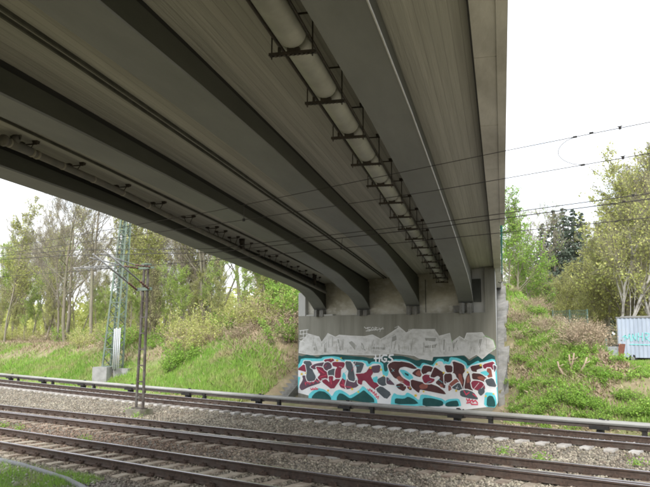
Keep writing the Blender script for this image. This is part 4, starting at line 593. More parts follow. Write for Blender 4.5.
# ------------------------------------------------------------------ large service pipe with hangers
PT = lambda T: lerp(T, [-14, 6, 34], [-2.15, -2.18, -2.50]); PZ = lambda T: lerp(T, [-14, 6, 7.5, 9.1, 10.7, 14, 17, 22, 32.5], [6.1, 6.09, 6.06, 6.02, 5.985, 5.89, 5.79, 5.63, 5.27])
pipe = thing('service_pipe', 'thick pale grey insulated pipe hung under the bridge between the two right girders', 'pipe')
hT = [7.5+1.63*k for k in range(-12, 16)]
def jacket(a, b_):
    m = MB(); ts = [a+.02, a+.03, a+.06, a+.12, (a+b_)/2, b_-.12, b_-.06, b_-.03, b_-.02]; rs = [.13, .155, .166, .170, .171, .170, .166, .155, .13]
    return m.tube([bp(PT(T), T, PZ(T)) for T in ts], rs, 20).mesh('insulation_jacket', M_pipe, True)
for a, b_ in zip(hT[:-1], hT[1:]): link('insulation_jacket', jacket(a+.02, min(b_-.02, 32.6)), pipe)
m = MB(); m.tube([bp(PT(T), T, PZ(T)) for T in (-12, 6, 20, 32.9)], .095, 10); link('carrier_pipe', m.mesh('carrier_pipe', M_drain, True), pipe)
m = MB(); m.tube([bp(PT(T)-.235, T, PZ(T)+.02) for T in (-12, 6, 14, 22, 32.9)], .022, 6); link('cable_conduit', m.mesh('cable_conduit', M_steel, True), pipe)
m = MB(); m.tube([bp(PT(T)+.20, T, PZ(T)-.03) for T in (-12, 6, 14, 22, 32.9)], .016, 6); link('cable_conduit', m.mesh('cable_conduit', M_steel, True), pipe)
for T in hT:
    if T > 32.6: continue
    q = PT(T); z = PZ(T); zb = z-.195; zd = zdeck(T, q)
    # perforated channel: two flanges with bridges between the slots
    m = MB(); 
    for dt in (-.022, .022): m.bar(bp(q-.29, T+dt, zb), bp(q+.25, T+dt, zb), .006, .03)
    m.bar(bp(q-.29, T, zb+.017), bp(q+.25, T, zb+.017), .05, .005)
    for k in range(11): a = q-.28+k*.052; m.bar(bp(a, T, zb-.017), bp(a+.026, T, zb-.017), .05, .006)
    h = link('hanger', m.mesh('hanger', M_steel), pipe)
    for s, qq in ((-1, q-.26), (1, q+.22)):
        m = MB(); m.tube([bp(qq, T, zb-.05), bp(qq, T, zd+.01)], .0085, 6); link('threaded_rod', m.mesh('threaded_rod', M_steel), h)
        m = MB(); m.box(bp(qq, T, zd-.02), (.085, .085, .05), -BETA, taper=1.2); link('anchor', m.mesh('anchor', M_steel), h)
    m = MB(); m.bar(bp(q-.26, T, zd-.045), bp(q+.22, T, zd-.045), .016, .02); link('spreader', m.mesh('spreader', M_steel), h)
    m = MB(); m.box(bp(q, T, zb+.04), (.14, .07, .04), -BETA); m.box(bp(q-.17, T, zb+.045), (.03, .03, .08), -BETA); link('saddle', m.mesh('saddle', M_steel), h)

# drain pipe along the left girder
DQ = lambda T: lerp(T, [10, 34], [-8.12, -8.30]); DZ = lambda T: lerp(T, [10.4, 14, 16.5, 20.6, 26.6, 34.4], [5.985, 5.90, 5.75, 5.575, 5.26, 4.86])
dp = thing('drain_pipe', 'long grey drain pipe hung along the leftmost girder with an upturned elbow at its end', 'pipe')
ts = [10.4]+list(np.arange(11.5, 34, 1.))+[34.2]
m = MB(); m.tube([bp(DQ(T), T, DZ(T)) for T in ts], .068, 12); link('main_pipe', m.mesh('main_pipe', M_drain, True), dp)
m = MB(); m.tube([bp(DQ(10.4), 10.25, DZ(10.4)+.0), bp(DQ(10.4), 10.32, DZ(10.4))], .1, 12); m.tube([bp(DQ(10.4), 10.55, DZ(10.4)), bp(DQ(10.4)+.02, 10.6, DZ(10.4)+.18), bp(DQ(10.4)+.02, 10.55, zdeck(10.5, -8)+.0)], [.078, .08, .12], 12)
m.tube([bp(DQ(10.4), 10.3, DZ(10.4)), bp(DQ(10.4), 11.0, DZ(10.9))], .083, 12); link('elbow', m.mesh('elbow', M_drain, True), dp)
for T in [10.42, 11.05, 11.2, 12.0]+list(np.arange(13.1, 34, 1.22)):
    m = MB(); m.tube([bp(DQ(T), T-.022, DZ(T)), bp(DQ(T), T+.022, DZ(T))], .076 if T > 11.3 else .085, 12); link('pipe_cuff', m.mesh('pipe_cuff', M_cuff if T < 16 else M_drain, True), dp)
for T in [10.95, 12.45, 14.3, 16.1, 17.9, 19.6, 20.3, 21.4, 22.7, 24.3, 25.6, 27.1, 28.6, 29.9, 31.2, 32.4]:
    q = DQ(T); z = DZ(T); zd = zdeck(T, q); m = MB()
    m.bar(bp(q-.17, T, zd-.05), bp(q+.17, T, zd-.05), .018, .022)
    for s in (-1, 1): m.tube([bp(q+s*.05, T, z+.05), bp(q+s*.15, T, zd+.01)], .009, 6); m.box(bp(q+s*.15, T, zd-.02), (.08, .08, .05), -BETA, taper=1.25)
    link('hanger', m.mesh('hanger', M_steel), dp)
for T in (21.9, 31.6):
    m = MB(); q = DQ(T)+.1; zd = zdeck(T, q); m.tube([bp(q, T, zd), bp(q, T, zd-.14), bp(q, T+.03, zd-.18), bp(q, T+.03, DZ(T)+.02)], [.10, .085, .06, .06], 12); m.tube([bp(q, T, zd-.2), bp(q, T, zd-.26)], .09, 12); link('gully_outlet', m.mesh('gully_outlet', M_steel, True), dp)

# ------------------------------------------------------------------ overhead line
def wire(label, pts, r, cat='overhead wire', group=None):
    P = [Vector(p) for p in pts]; out = []
    for a, b_ in zip(P[:-1], P[1:]):
        for k in range(6): out.append(a.lerp(b_, k/6))
    out.append(P[-1]); m = MB(); m.tube(out, r, 6); o = link('overhead_wire', m.mesh('overhead_wire', M_wire, True)); return tag(o, label, cat, group)
A = [(30, 10.9, 6.6), (4, 10.9, 5.98), (-2.53, 10.9, 5.79), (-4.77, 10.9, 5.72), (-11.6, 10.9, 5.45), (-22, 10.85, 5.25), (-45, 10.2, 5.9), (-90, 9, 6.3)]
B = [(30, 10.9, 5.5), (-2.55, 10.9, 5.33), (-6.1, 10.9, 5.22), (-11.6, 10.9, 5.15), (-22, 10.85, 5.12), (-45, 10.2, 5.3), (-90, 9, 5.4)]
Cw = [(30, 15.3, 6.3), (-3.58, 15.1, 5.54), (-8.57, 15.1, 5.41), (-16, 14.95, 5.33), (-22.6, 14.7, 5.75), (-45, 14, 6.3), (-95, 12.5, 6.6)]
Dw = [(30, 15.4, 6.1), (-3.59, 15.15, 5.44), (-8.58, 15.15, 5.31), (-16, 15, 5.22), (-23.3, 14.7, 5.6), (-45, 14.1, 6.2), (-95, 12.6, 6.5)]
Ew = [(30, 15.2, 5.2), (-3.61, 15.1, 5.05), (-8.58, 15.1, 5.01), (-16, 14.95, 4.98), (-23, 14.75, 5.0), (-45, 14.1, 5.2), (-95, 12.6, 5.3)]
wire('highest overhead wire on the right, thin carrier over the nearest track', A, .006)
wire('second overhead wire from the top, contact wire over the nearest track', B, .006)
wire('upper of the two close parallel dark wires over the middle track', Cw, .009)
wire('lower of the two close parallel dark wires over the middle track', Dw, .010)
wire('lowest overhead wire, contact wire over the middle track', Ew, .008)
def on(W_, X):
    for (x0, y0, z0), (x1, y1, z1) in zip(W_[:-1], W_[1:]):
        if x1 <= X <= x0: k = (X-x0)/(x1-x0); return Vector((X, y0+(y1-y0)*k, z0+(z1-z0)*k))
def loop_(Wa, Wb, X, b_, label):
    a = on(Wa, X); c = on(Wb, X+.1); pts = [a]; 
    for k in range(1, 12): t_ = k/12; pts.append(a.lerp(c, t_)+Vector((b_*math.sin(math.pi*t_)**.6, 0, 0)))
    pts.append(c); m = MB(); m.tube(pts, .005, 6); o = tag(link('jumper_cable', m.mesh('jumper_cable', M_wire, True)), label, 'cable')
    for p in (a, a+Vector((.25, 0, .02)), c): 
        m = MB(); m.box(tuple(p), (.06, .02, .028)); link('clamp', m.mesh('clamp', M_black), o)
loop_(A, B, -3.62, -.32, 'curved jumper cable joining the two highest wires on the right')
loop_(Dw, Ew, -4.35, .33, 'curved jumper cable joining the dark parallel wires to the lowest wire')
for W1, W2, X, lb in ((A, B, -10.7, 'short dropper joining the carrier and contact wire over the nearest track under the second girder'), (Dw, Ew, -11.2, 'short dropper below the parallel wires under the third girder'), (Cw, Ew, -27.5, 'dropper wire left of the lattice mast')):
    a, c = on(W1, X), on(W2, X); m = MB(); m.tube([a, c], .006, 5); o = tag(link('dropper', m.mesh('dropper', M_wire)), lb, 'cable'); m = MB(); m.box(tuple(c), (.05, .03, .06)); link('clamp', m.mesh('clamp', M_black), o)
for W1, X, lb in ((A, -2.95, 'small clamp on the highest wire at the right edge of the sky'), (B, -2.93, 'small clamp on the second highest wire at the right edge of the sky'), (Cw, -3.9, 'small clamp on the dark parallel wires in front of the birch')):
    a = on(W1, X); m = MB(); m.box(tuple(a), (.035, .02, .04)); m.box((a.x, a.y, a.z+.025), (.07, .015, .012)); tag(link('wire_clamp', m.mesh('wire_clamp', M_black)), lb, 'clamp')

# mast between the middle and far track
mast = thing('catenary_mast', 'dark narrow ladder-like steel mast carrying overhead line arms between the tracks', 'mast', (-23.1, 18.0, 0))
m = MB(); m.box((0, 0, -.42), (.82, .75, .72), .1, taper=.9); link('footing', m.mesh('footing', M_foot), mast)
def leg(s):
    m = MB(); m.bar((s*.21, 0, -.1), (s*.115+.12, 0, 5.5), .06, .10); return m
for s in (-1, 1): link('leg', leg(s).mesh('leg', M_mast), mast)
for k in range(9):
    z = .35+k*.62; f_ = z/5.6; c_ = .12*f_; hw = .21-.095*f_; m = MB(); m.bar((c_-hw, 0, z), (c_+hw, 0, z), .07, .05); link('batten', m.mesh('batten', M_mast), mast)
m = MB(); m.box((0, 0, -.04), (.62, .3, .05)); link('base_plate', m.mesh('base_plate', M_mast), mast)
m = MB(); m.bar((-.35, 0, 5.38), (.55, 0, 5.38), .1, .08); m.box((.12, 0, 5.53), (.34, .22, .05)); link('top_bracket', m.mesh('top_bracket', M_green), mast)
m = MB(); m.bar((-.35, -.03, 4.55), (.5, -.03, 4.55), .1, .12); link('lower_bracket', m.mesh('lower_bracket', M_green), mast)
def ins(m, a, b_, n_=5, r=.055):
    a, b_ = Vector(a), Vector(b_)
    for k in range(n_): p = a.lerp(b_, k/n_); q_ = a.lerp(b_, (k+.5)/n_); m.tube([p, q_], [r, r*.7], 10)
    m.tube([a, b_], r*.5, 8)
for dx, x1, zt, nm in ((-.3, .3, 5.70, 'left'), (.45, .95, 5.80, 'right')):
    arm = link('cantilever', None, mast, (0, 0, 0)); 
    lo_ = Vector((dx, -.12, 4.55)); tip = Vector((x1-.1, -2.5, zt)); mid = lo_.lerp(tip, .22)
    m = MB(); m.tube([mid, tip], .032, 10); me = m.mesh('cantilever', M_galv, True); arm.name = 'x'; 
    bpy.data.objects.remove(arm); arm = link('cantilever', me, mast)
    m = MB(); ins(m, lo_, mid); link('insulator', m.mesh('insulator', M_rod, True), arm)
    hi_ = Vector((dx, -.1, 5.4)); hm = hi_+Vector((0, -.7, .02)); m = MB(); m.tube([hm, Vector((x1-.12, -2.6, zt-.14))], .024, 8); link('top_tube', m.mesh('top_tube', M_galv, True), arm)
    m = MB(); ins(m, hi_, hm, 5, .05); link('insulator', m.mesh('insulator', M_rod, True), arm)
    q_ = lo_.lerp(tip, .62); m = MB(); m.tube([q_, (x1-.05, -3.3, 5.12)], .02, 8); m.tube([(x1-.05, -3.3, 5.12), (x1, -3.1, 4.98)], .014, 6); m.tube([lo_.lerp(tip, .9), (x1-.05, -3.1, 5.13)], .008, 5); link('steady_arm', m.mesh('steady_arm', M_galv, True), arm)

# pale green lattice tower
tw = thing('lattice_tower', 'tall pale green lattice steel tower on a concrete block in front of the woods', 'lattice tower', (-37.45, 27.35, tz(-37.2, 27.35)), .35)
H_ = 15.5
def hw(z): return .44+(.18-.44)*min(1, max(0, z/10.5)) if z < 10.5 else .18-.03*(z-10.5)/5
cs = [(-1, -1), (1, -1), (1, 1), (-1, 1)]
def lx(z): return -.30+.62*min(z, 10.5)/10.5
for a, b_ in cs:
    m = MB(); zz = [.3, 4, 7, 10.5, H_]
    for z0, z1 in zip(zz[:-1], zz[1:]): m.bar((lx(z0)+a*hw(z0), b_*hw(z0), z0), (lx(z1)+a*hw(z1), b_*hw(z1), z1), .10, .10)
    link('leg', m.mesh('leg', M_green), tw)
z = .5; k = 0
while z < H_-.3:
    h = max(.45, hw(z)*1.25); z1 = min(z+h, H_)
    for i in range(4):
        (a, b_), (c, d) = cs[i], cs[(i+1) % 4]; 
        if k % 2: (a, b_), (c, d) = (c, d), (a, b_)
        m = MB(); m.bar((lx(z)+a*hw(z), b_*hw(z), z), (lx(z1)+c*hw(z1), d*hw(z1), z1), .05, .03); link('brace', m.mesh('brace', M_green), tw)
        if k % 2 == 0: m = MB(); m.bar((lx(z)+a*hw(z), b_*hw(z), z), (lx(z)+c*hw(z), d*hw(z), z), .06, .05); link('cross_bar', m.mesh('cross_bar', M_green), tw)
    z = z1; k += 1
m = MB(); m.box((-.62, -.3, -.22), (1.0, 1.05, 1.36), 0); link('footing_block', m.mesh('footing_block', M_block), tw)
m = MB(); m.box((.52, .25, -.28), (1.0, 1.2, 1.3), 0); link('footing_block', m.mesh('footing_block', M_block), tw)
for i in range(4):
    m = MB(); m.tube([(.26+i*.125, -.74, .35), (.26+i*.125, -.72, 2.75+.05*(i % 2))], .040, 10); link('white_conduit', m.mesh('white_conduit', M_white, True), tw)
m = MB()
for zz in (1.2, 2.2): m.bar((.18, -.66, zz), (.72, -.66, zz), .03, .05)
link('conduit_clamp', m.mesh('conduit_clamp', M_green), tw)

# ------------------------------------------------------------------ trailer, bin, posts, fence panel, plank, cable
TZ = 1.42
def Xaz0(px, Y): return Y*math.tan(-YAW+math.atan((px-325)/721.6))
tr = thing('site_trailer', 'blue grey corrugated site trailer with teal spray scrawl at the right edge', 'trailer', (-12.06, 42.0, TZ), .0)
m = MB(); prof = []; n_ = 24; Lx = 5.2
pts = []
for k in range(n_):
    x = k*Lx/n_; w_ = Lx/n_; pts += [(x+.02*w_, 0), (x+.12*w_, -.035), (x+.50*w_, -.035), (x+.60*w_, 0)]
pts += [(Lx, 0)]
v = []; f = []
for x, y in pts: v += [(x, y, .2), (x, y, 2.36)]
for i in range(len(pts)-1): f.append((2*i, 2*i+2, 2*i+3, 2*i+1))
m.add(v, f); m.add([(0, 0, .2), (0, 2.2, .2), (0, 2.2, 2.36), (0, 0, 2.36), (Lx, 0, .2), (Lx, 2.2, .2), (Lx, 2.2, 2.36), (Lx, 0, 2.36)], [(0, 3, 2, 1), (4, 5, 6, 7), (1, 2, 6, 5), (0, 1, 5, 4)])
body = link('body', m.mesh('body', M_trailer), tr)
m = MB(); m.box((Lx/2, 1.1, 2.40), (Lx+.1, 2.32, .06)); m.box((Lx/2, 1.1, 2.45), (Lx-.3, 2.0, .05)); link('roof', m.mesh('roof', M_galv), tr)
m = MB(); m.box((Lx/2, 1.1, .12), (Lx-.1, 1.9, .13)); link('chassis', m.mesh('chassis', M_black), tr)
m = MB(); m.box((-.003, -.02, 1.28), (.05, .06, 2.16)); link('corner_trim', m.mesh('corner_trim', M_galv), tr)
for x in (.75, 4.4):
    m = MB(); m.tube([(x, -.03, .14), (x, .17, .14)], .22, 20); wh = link('wheel', m.mesh('wheel', M_tyre, True), tr); m = MB(); m.tube([(x, -.045, .14), (x, .0, .14)], .11, 14); link('rim', m.mesh('rim', M_galv), wh)
m = MB()
def st2(ps, wd=.045):
    for (x0, z0), (x1, z1) in zip(ps[:-1], ps[1:]): m.bar((x0, -.042, z0), (x1, -.042, z1), .006, wd)
for ps in ([(.25, 1.30), (.42, 1.42), (.36, 1.12)], [(.42, 1.42), (.52, 1.2), (.64, 1.5), (.70, 1.08)], [(.78, 1.1), (.80, 1.5), (.95, 1.12), (.98, 1.52)], [(1.1, 1.55), (1.08, 1.1)], [(1.08, 1.33), (1.3, 1.36)], [(1.32, 1.56), (1.3, 1.1)], [(1.45, 1.1), (1.45, 1.55), (1.66, 1.5), (1.62, 1.34), (1.46, 1.3), (1.7, 1.08)], [(.62, .92), (1.9, .90)]): st2(ps)
link('spray_scrawl', m.mesh('spray_scrawl', mat('turquoise_spray', (.22, .62, .62), rough=.7)), body)
z0 = tz(-11.3, 38.3)
bn = thing('rubbish_bin', 'grey metal waste box beside the left end of the blue trailer', 'bin', (-11.35, 38.3, max(1.45, z0)), .15)
m = MB(); m.box((0, 0, .42), (.55, .5, .8), 0, taper=1.12); link('body', m.mesh('body', mat('bin_sheet', (.32, .34, .37), (.24, .25, .27), 5, .6)), bn)
m = MB(); m.box((0, 0, .86), (.68, .6, .06)); m.box((0, -.3, .93), (.2, .05, .08)); link('lid', m.mesh('lid', M_black), bn)
bd = thing('leaning_board', 'red brown board leaning against the end of the blue trailer', 'board', (-11.55, 40.2, 1.42), 0)
m = MB(); m.bar((0, 0, 0), (.1, .3, .95), .42, .05); link('panel', m.mesh('panel', M_redbrown), bd); m = MB(); m.bar((-.03, -.04, .15), (-.01, .02, .3), .44, .03); link('batten', m.mesh('batten', M_black), bd)
m = MB(); m.bar((0, 0, -.3), (0, 0, 1.0), .055, .055); m.box((0, 0, 1.01), (.075, .075, .03)); tag(link('marker_post', m.mesh('marker_post', M_teal), None, (Xaz0(604, 33), 33.0, tz(Xaz0(604, 33), 33))), 'short turquoise post standing left of the waste box', 'post')
fx, fy = -13.3, 38.0; fp = thing('mesh_fence_panel', 'grey green welded mesh fence panel on top of the slope before the spruces', 'fence', (fx, fy, tz(fx, fy)), -.2)
for i in range(3): m = MB(); m.bar((i*1.0-1, 0, -.2), (i*1.0-1, 0, 1.55), .05, .05); link('post', m.mesh('post', mat('fence_green', (.09, .15, .13), rough=.6)), fp)
m = MB()
for k in range(21): m.bar((-1+k*.1, 0, .1), (-1+k*.1, 0, 1.5), .012, .012)
for k in range(8): m.bar((-1, 0, .1+k*.2), (1, 0, .1+k*.2), .014, .014)
link('wire_mesh', m.mesh('wire_mesh', MATS['fence_green']), fp)
m = MB(); m.box((0, 0, 0), (.95, .13, .045)); m.box((.1, .002, .025), (.5, .10, .012)); tag(link('loose_plank', m.mesh('loose_plank', M_sleep_w), None, (-11.05, 14.18, -.19), .06), 'pale narrow plank lying in the ballast beside the middle track', 'plank')
m = MB(); cp = [(-26, 9.6, -.33), (-21, 9.35, -.30), (-17.13, 9.18, -.26), (-15.9, 9.12, -.25), (-14.7, 9.02, -.27), (-13.7, 8.9, -.28), (-12.8, 8.7, -.31), (-11.6, 8.2, -.38), (-10, 7.4, -.42)]
cp = [(a, b_, c+.03) for a, b_, c in cp]; m.tube(cp, .062, 10); tag(link('ground_cable', m.mesh('ground_cable', mat('grey_cable', (.15, .155, .165), (.20, .205, .215), 6, .6), True)), 'grey hose-like cable snaking over grass at the lower left corner', 'cable')
for i, (x, y, s, lb) in enumerate([(-14.6, 8.35, .16, 'flat pale stone under the cable in the lower left corner'), (-13.8, 8.1, .12, 'small grey stone lowest in the left corner'), (-15.2, 8.5, .09, 'brown stone left of the flat pale stone')]):
    V, F = rocks(np.array([[0, 0, 0.]]), np.array([s]), 40+i); V[:, 2] *= .45; me = npmesh('stone', V, F, M_foot); tag(link('stone', me, None, (x, y, float(terr(x, y))+.04)), lb, 'stone')

# ------------------------------------------------------------------ vegetation
def rvec(rg, s=1.): return Vector((rg.gauss(0, 1), rg.gauss(0, 1), rg.gauss(0, 1)))*s
def make_tree(seed, H, r0, spread, nlev=3, fork=0, lean=.04, up=.35, start=.3, nlimb=16, leafn=2600, leafs=.085, mbark=None, mleaf=None, clump=.32, blen=.42, ivy=0):
    rg = random.Random(seed); T = MB(); tips = []
    def branch(p, d, L, r, lev):
        n_ = 5 if lev == 0 else (4 if lev == 1 else 3); pts = [p.copy()]; rs = [r]; dd = d.normalized()
        for i in range(n_):
            dd = (dd+rvec(rg, .09 if lev == 0 else .17)+Vector((0, 0, up*(.0 if lev == 0 else .28)))).normalized(); p = p+dd*L/n_; pts.append(p.copy()); rs.append(r*(1-(i+1)/n_*(.82 if lev == 0 else .8)))
        T.tube(pts, [max(x, .006) for x in rs], 7 if lev == 0 else (5 if lev == 1 else 3), cap=False, mi=1 if lev >= 2 else 0)
        if lev >= nlev: tips.append((pts, lev)); return
        if lev >= 1: tips.append((pts[2:], lev))
        kids = nlimb if lev == 0 else (6 if lev == 1 else 5)
        for k in range(kids):
            u = (start+(1-start)*(k+rg.random())/kids) if lev == 0 else (.25+.75*(k+rg.random())/kids); x = u*n_; i = min(int(x), n_-1); q_ = pts[i].lerp(pts[i+1], x-i)
            ax = (pts[i+1]-pts[i]).normalized(); a = rg.random()*6.283; o1 = ax.orthogonal().normalized(); o2 = ax.cross(o1); side = o1*math.cos(a)+o2*math.sin(a)
            nd = (ax*(.55+up)+side*spread).normalized(); LL = L*(blen*(1.15-.6*u) if lev == 0 else .48)*rg.uniform(.7, 1.15)
            branch(q_, nd, LL, max(.008, r*(1-u*.75)*(.42 if lev == 0 else .5)), lev+1)
    base = Vector((0, 0, -.3)); d0 = Vector((rg.gauss(0, lean), rg.gauss(0, lean), 1))
    if fork:
        for k in range(fork): branch(base+rvec(rg, .1), d0+Vector((math.cos(k*2.4+seed)*.28, math.sin(k*2.4+seed)*.28, 0)), H*rg.uniform(.85, 1), r0*.75, 0)
    else: branch(base, d0, H, r0, 0)
    # fine twigs: slivers along every outer branch
    for p, _ in tips:
        for _k in range(7):
            x = rg.random()*(len(p)-1); i = min(int(x), len(p)-2); a_ = p[i].lerp(p[i+1], x-i); d_ = ((p[i+1]-p[i]).normalized()+rvec(rg, .5)).normalized(); e_ = a_+d_*rg.uniform(.25, .8); s_ = d_.orthogonal().normalized()*.008
            T.add([a_-s_, a_+s_, e_], [(0, 1, 2)], 1)
    tm = T.mesh('trunk', [mbark or M_bark, M_bark if mbark == M_birch else (mbark or M_bark)], True)
    # leaves in clumps along the outer twigs
    if leafn:
        rn = np.random.default_rng(seed); cent = []
        wts = [sum((a-b_).length for a, b_ in zip(p[:-1], p[1:])) for p, _ in tips]; tot = sum(wts)
        for (p, lv), w_ in zip(tips, wts):
            c = max(0, int(round(leafn*w_/tot*rg.choice((.25, .7, 1.3, 1.8)))))
            for _ in range(c):
                x = rg.random()**.7*(len(p)-1); i = min(int(x), len(p)-2); q_ = p[i].lerp(p[i+1], x-i); cent.append(q_)
        cent = np.array([tuple(c) for c in cent])+rn.normal(0, clump*.4, (len(cent), 3))
        lm = leafmesh('crown', cent, leafs, mleaf, rn)
    else: lm = None
    return tm, lm
def leafmesh(name, cent, s, mt, rn, flat=.0):
    n_ = len(cent); a = rn.normal(0, 1, (n_, 3)); a /= np.linalg.norm(a, axis=1)[:, None]; b_ = np.cross(a, rn.normal(0, 1, (n_, 3))); b_ /= np.linalg.norm(b_, axis=1)[:, None]
    sz = s*rn.uniform(.6, 1.4, (n_, 1)); v = np.stack([cent-a*sz, cent-b_*sz*.6, cent+a*sz, cent+b_*sz*.6], 1).reshape(-1, 3)
    return npmesh(name, v, np.arange(4*n_).reshape(-1, 4), mt)
def spruce(seed, H):
    rg = random.Random(seed); rn = np.random.default_rng(seed); T = MB(); T.tube([(0, 0, -.3), (0, 0, H*.5), (0, 0, H)], [.2, .12, .02], 7); cent = []
    z = 1.2
    while z < H-.2:
        Rr = (H-z)*.30+.2; 
        for k in range(7):
            a = rg.random()*6.283; L_ = Rr*rg.uniform(.65, 1.15); e = Vector((math.cos(a)*L_, math.sin(a)*L_, z-L_*.25)); T.tube([(0, 0, z), e], [.03, .006], 3, cap=False)
            for j in range(int(26*L_/1.5)+5): u = rg.random()**.6; cent.append((e.x*u+rg.gauss(0, .11*L_), e.y*u+rg.gauss(0, .11*L_), z+(e.z-z)*u-abs(rg.gauss(0, .12))))
        z += rg.uniform(.26, .42)
    return T.mesh('trunk', M_bark2, True), leafmesh('crown', np.array(cent), .13, M_needle, rn)
def bush(seed, W_, H_, nst, nl, ls, mst, ml, droop=.0):
    rg = random.Random(seed); rn = np.random.default_rng(seed); T = MB(); cent = []
    for k in range(nst):
        a = rg.random()*6.283; r_ = rg.random()**.6; p = Vector((math.cos(a)*r_*W_*.35, math.sin(a)*r_*W_*.35, -.05)); d = Vector((math.cos(a)*r_*.6, math.sin(a)*r_*.6, 1)).normalized(); L_ = H_*rg.uniform(.5, 1.1); pts = [p]
        for i in range(4): d = (d+rvec(rg, .2)-Vector((0, 0, droop*i*.3))).normalized(); pts.append(pts[-1]+d*L_/4)
        T.tube(pts, [.014, .011, .008, .006, .003], 3, cap=False)
        for _ in range(2):
            i = rg.randint(1, 3); e = pts[i]+(d+rvec(rg, .7)).normalized()*L_*.35; T.tube([pts[i], e], [.006, .002], 3, cap=False); pts2 = [pts[i], e]
            for _ in range(int(nl/nst/3)): cent.append(tuple(pts2[0].lerp(pts2[1], rg.random())+rvec(rg, .06)))
        for _ in range(int(nl/nst/2)): x = 1+rg.random()*3; i = min(int(x), 3); cent.append(tuple(pts[i].lerp(pts[i+1], x-i)+rvec(rg, .07)))
    return T.mesh('stems', mst, True), (leafmesh('foliage', np.array(cent), ls, ml, rn) if cent else None)
def plant(name, meshes, label, cat, x, y, sc=1., rz=None, group=None, names=('trunk', 'crown'), dz=0.):
    o = thing(name, label, cat, (x, y, tz(x, y)+dz), random.random()*6.28 if rz is None else rz, group); o.scale = (sc, sc, sc)
    for nm, me in zip(names, meshes):
        if me: link(nm, me, o)
    return o
KINDS = {
 'green': [make_tree(s, 14, .12, .8, mleaf=M_leafg, leafn=5600, leafs=.085, start=.25, nlimb=20, blen=.27, up=.5) for s in (1, 2, 3)],
 'yellow': [make_tree(s, 13.5, .11, .7, mleaf=M_leafy, leafn=5000, leafs=.075, start=.25, nlimb=18, blen=.25, up=.5, mbark=M_bark) for s in (4, 5, 6)],
 'bare': [make_tree(s, 14.5, .15, .75, mleaf=M_leafo, leafn=1300, leafs=.06, start=.28, nlimb=18, fork=f_, blen=.34, up=.45) for s, f_ in ((7, 0), (8, 2), (9, 2))],
 'olive': [make_tree(s, 13, .09, .55, mleaf=M_leafo, leafn=4200, leafs=.07, start=.12, nlimb=24, blen=.22, up=.5, mbark=M_bark2) for s in (10, 11)],
}
KL = {'green': 'slender tree in fresh green leaf in the woods left of the bridge', 'yellow': 'slender yellow-green tree in the woods left of the bridge',
      'bare': 'mostly bare grey-brown tree in the woods left of the bridge', 'olive': 'thin olive-brown budding tree in the woods left of the bridge'}
def Xaz(px, Y): a = -YAW+math.atan((px-325)/721.6); return Y*math.tan(a)
placed = []
def ok(x, y, d):
    if any((x-a)**2+(y-b_)**2 < d*d for a, b_ in placed): return False
    placed.append((x, y)); return True
cnt = 0; tries = 0
while cnt < 64 and tries < 6000:
    tries += 1; px = random.uniform(-90, 330); Y = random.uniform(32.5, 62) if px > 60 else random.uniform(31, 47); x = Xaz(px, Y)
    if px < 130: Y += max(0, float(yc1(x))-21.3)*.8; x = Xaz(px, Y)
    q = x*Qv.x+Y*Qv.y
    if q > -13.5 or x < -105 or (abs(x+37.2) < 3 and abs(Y-27) < 6): continue
    if not ok(x, Y, 1.5): continue
    if px < 110: k = random.choices(('green', 'yellow', 'bare', 'olive'), (.42, .2, .3, .08))[0]
    elif px < 190: k = random.choices(('green', 'yellow', 'bare', 'olive'), (.15, .38, .27, .2))[0]
    else: k = random.choices(('green', 'yellow', 'bare', 'olive'), (.05, .25, .3, .4))[0]
    rgn = 'at the far left edge' if px < 45 else 'left of the lattice tower' if px < 100 else 'behind the tower and the mast' if px < 155 else 'between mast and bridge' if px < 230 else 'under the leftmost girder'
    fr = 'front row' if Y < 42 else 'back row'; lb = KL[k].replace(' in the woods left of the bridge', ', %s of woods %s' % (fr, rgn)).replace('at the far left', 'at the left').replace('behind the tower and the mast', 'behind tower and mast')
    plant('woodland_tree', random.choice(KINDS[k]), lb, 'tree', x, Y, random.uniform(.72, 1.12) if px > 60 else random.uniform(.68, .95), group=lb)
    cnt += 1
plant('forked_tree', make_tree(77, 13, .24, .7, mleaf=M_leafo, leafn=300, leafs=.06, fork=2, start=.25, nlimb=16, blen=.45), 'large forked bare tree standing in front of the woods at the left', 'tree', Xaz(52, 33.5), 35.0, 1.0, 1.0)
# a few dense rows far behind (stuff)
rn = np.random.default_rng(3); n_ = 60000; pxs = rn.uniform(-120, 345, n_); Yb = rn.uniform(64, 78, n_); xb = Yb*np.tan(-YAW+np.arctan((pxs-325)/721.6)); xb = np.maximum(xb, -170+rn.uniform(0, 40, n_))
zb = 1.2+rn.random(n_)**2.0*(6.5+4*vn(xb, Yb*0, 7)); me = leafmesh('distant_woods', np.stack([xb, Yb, zb], 1), .34, M_leafy, rn)
stuff(link('distant_woods', me), 'hazy mass of distant woodland behind the nearer trees', 'woods')
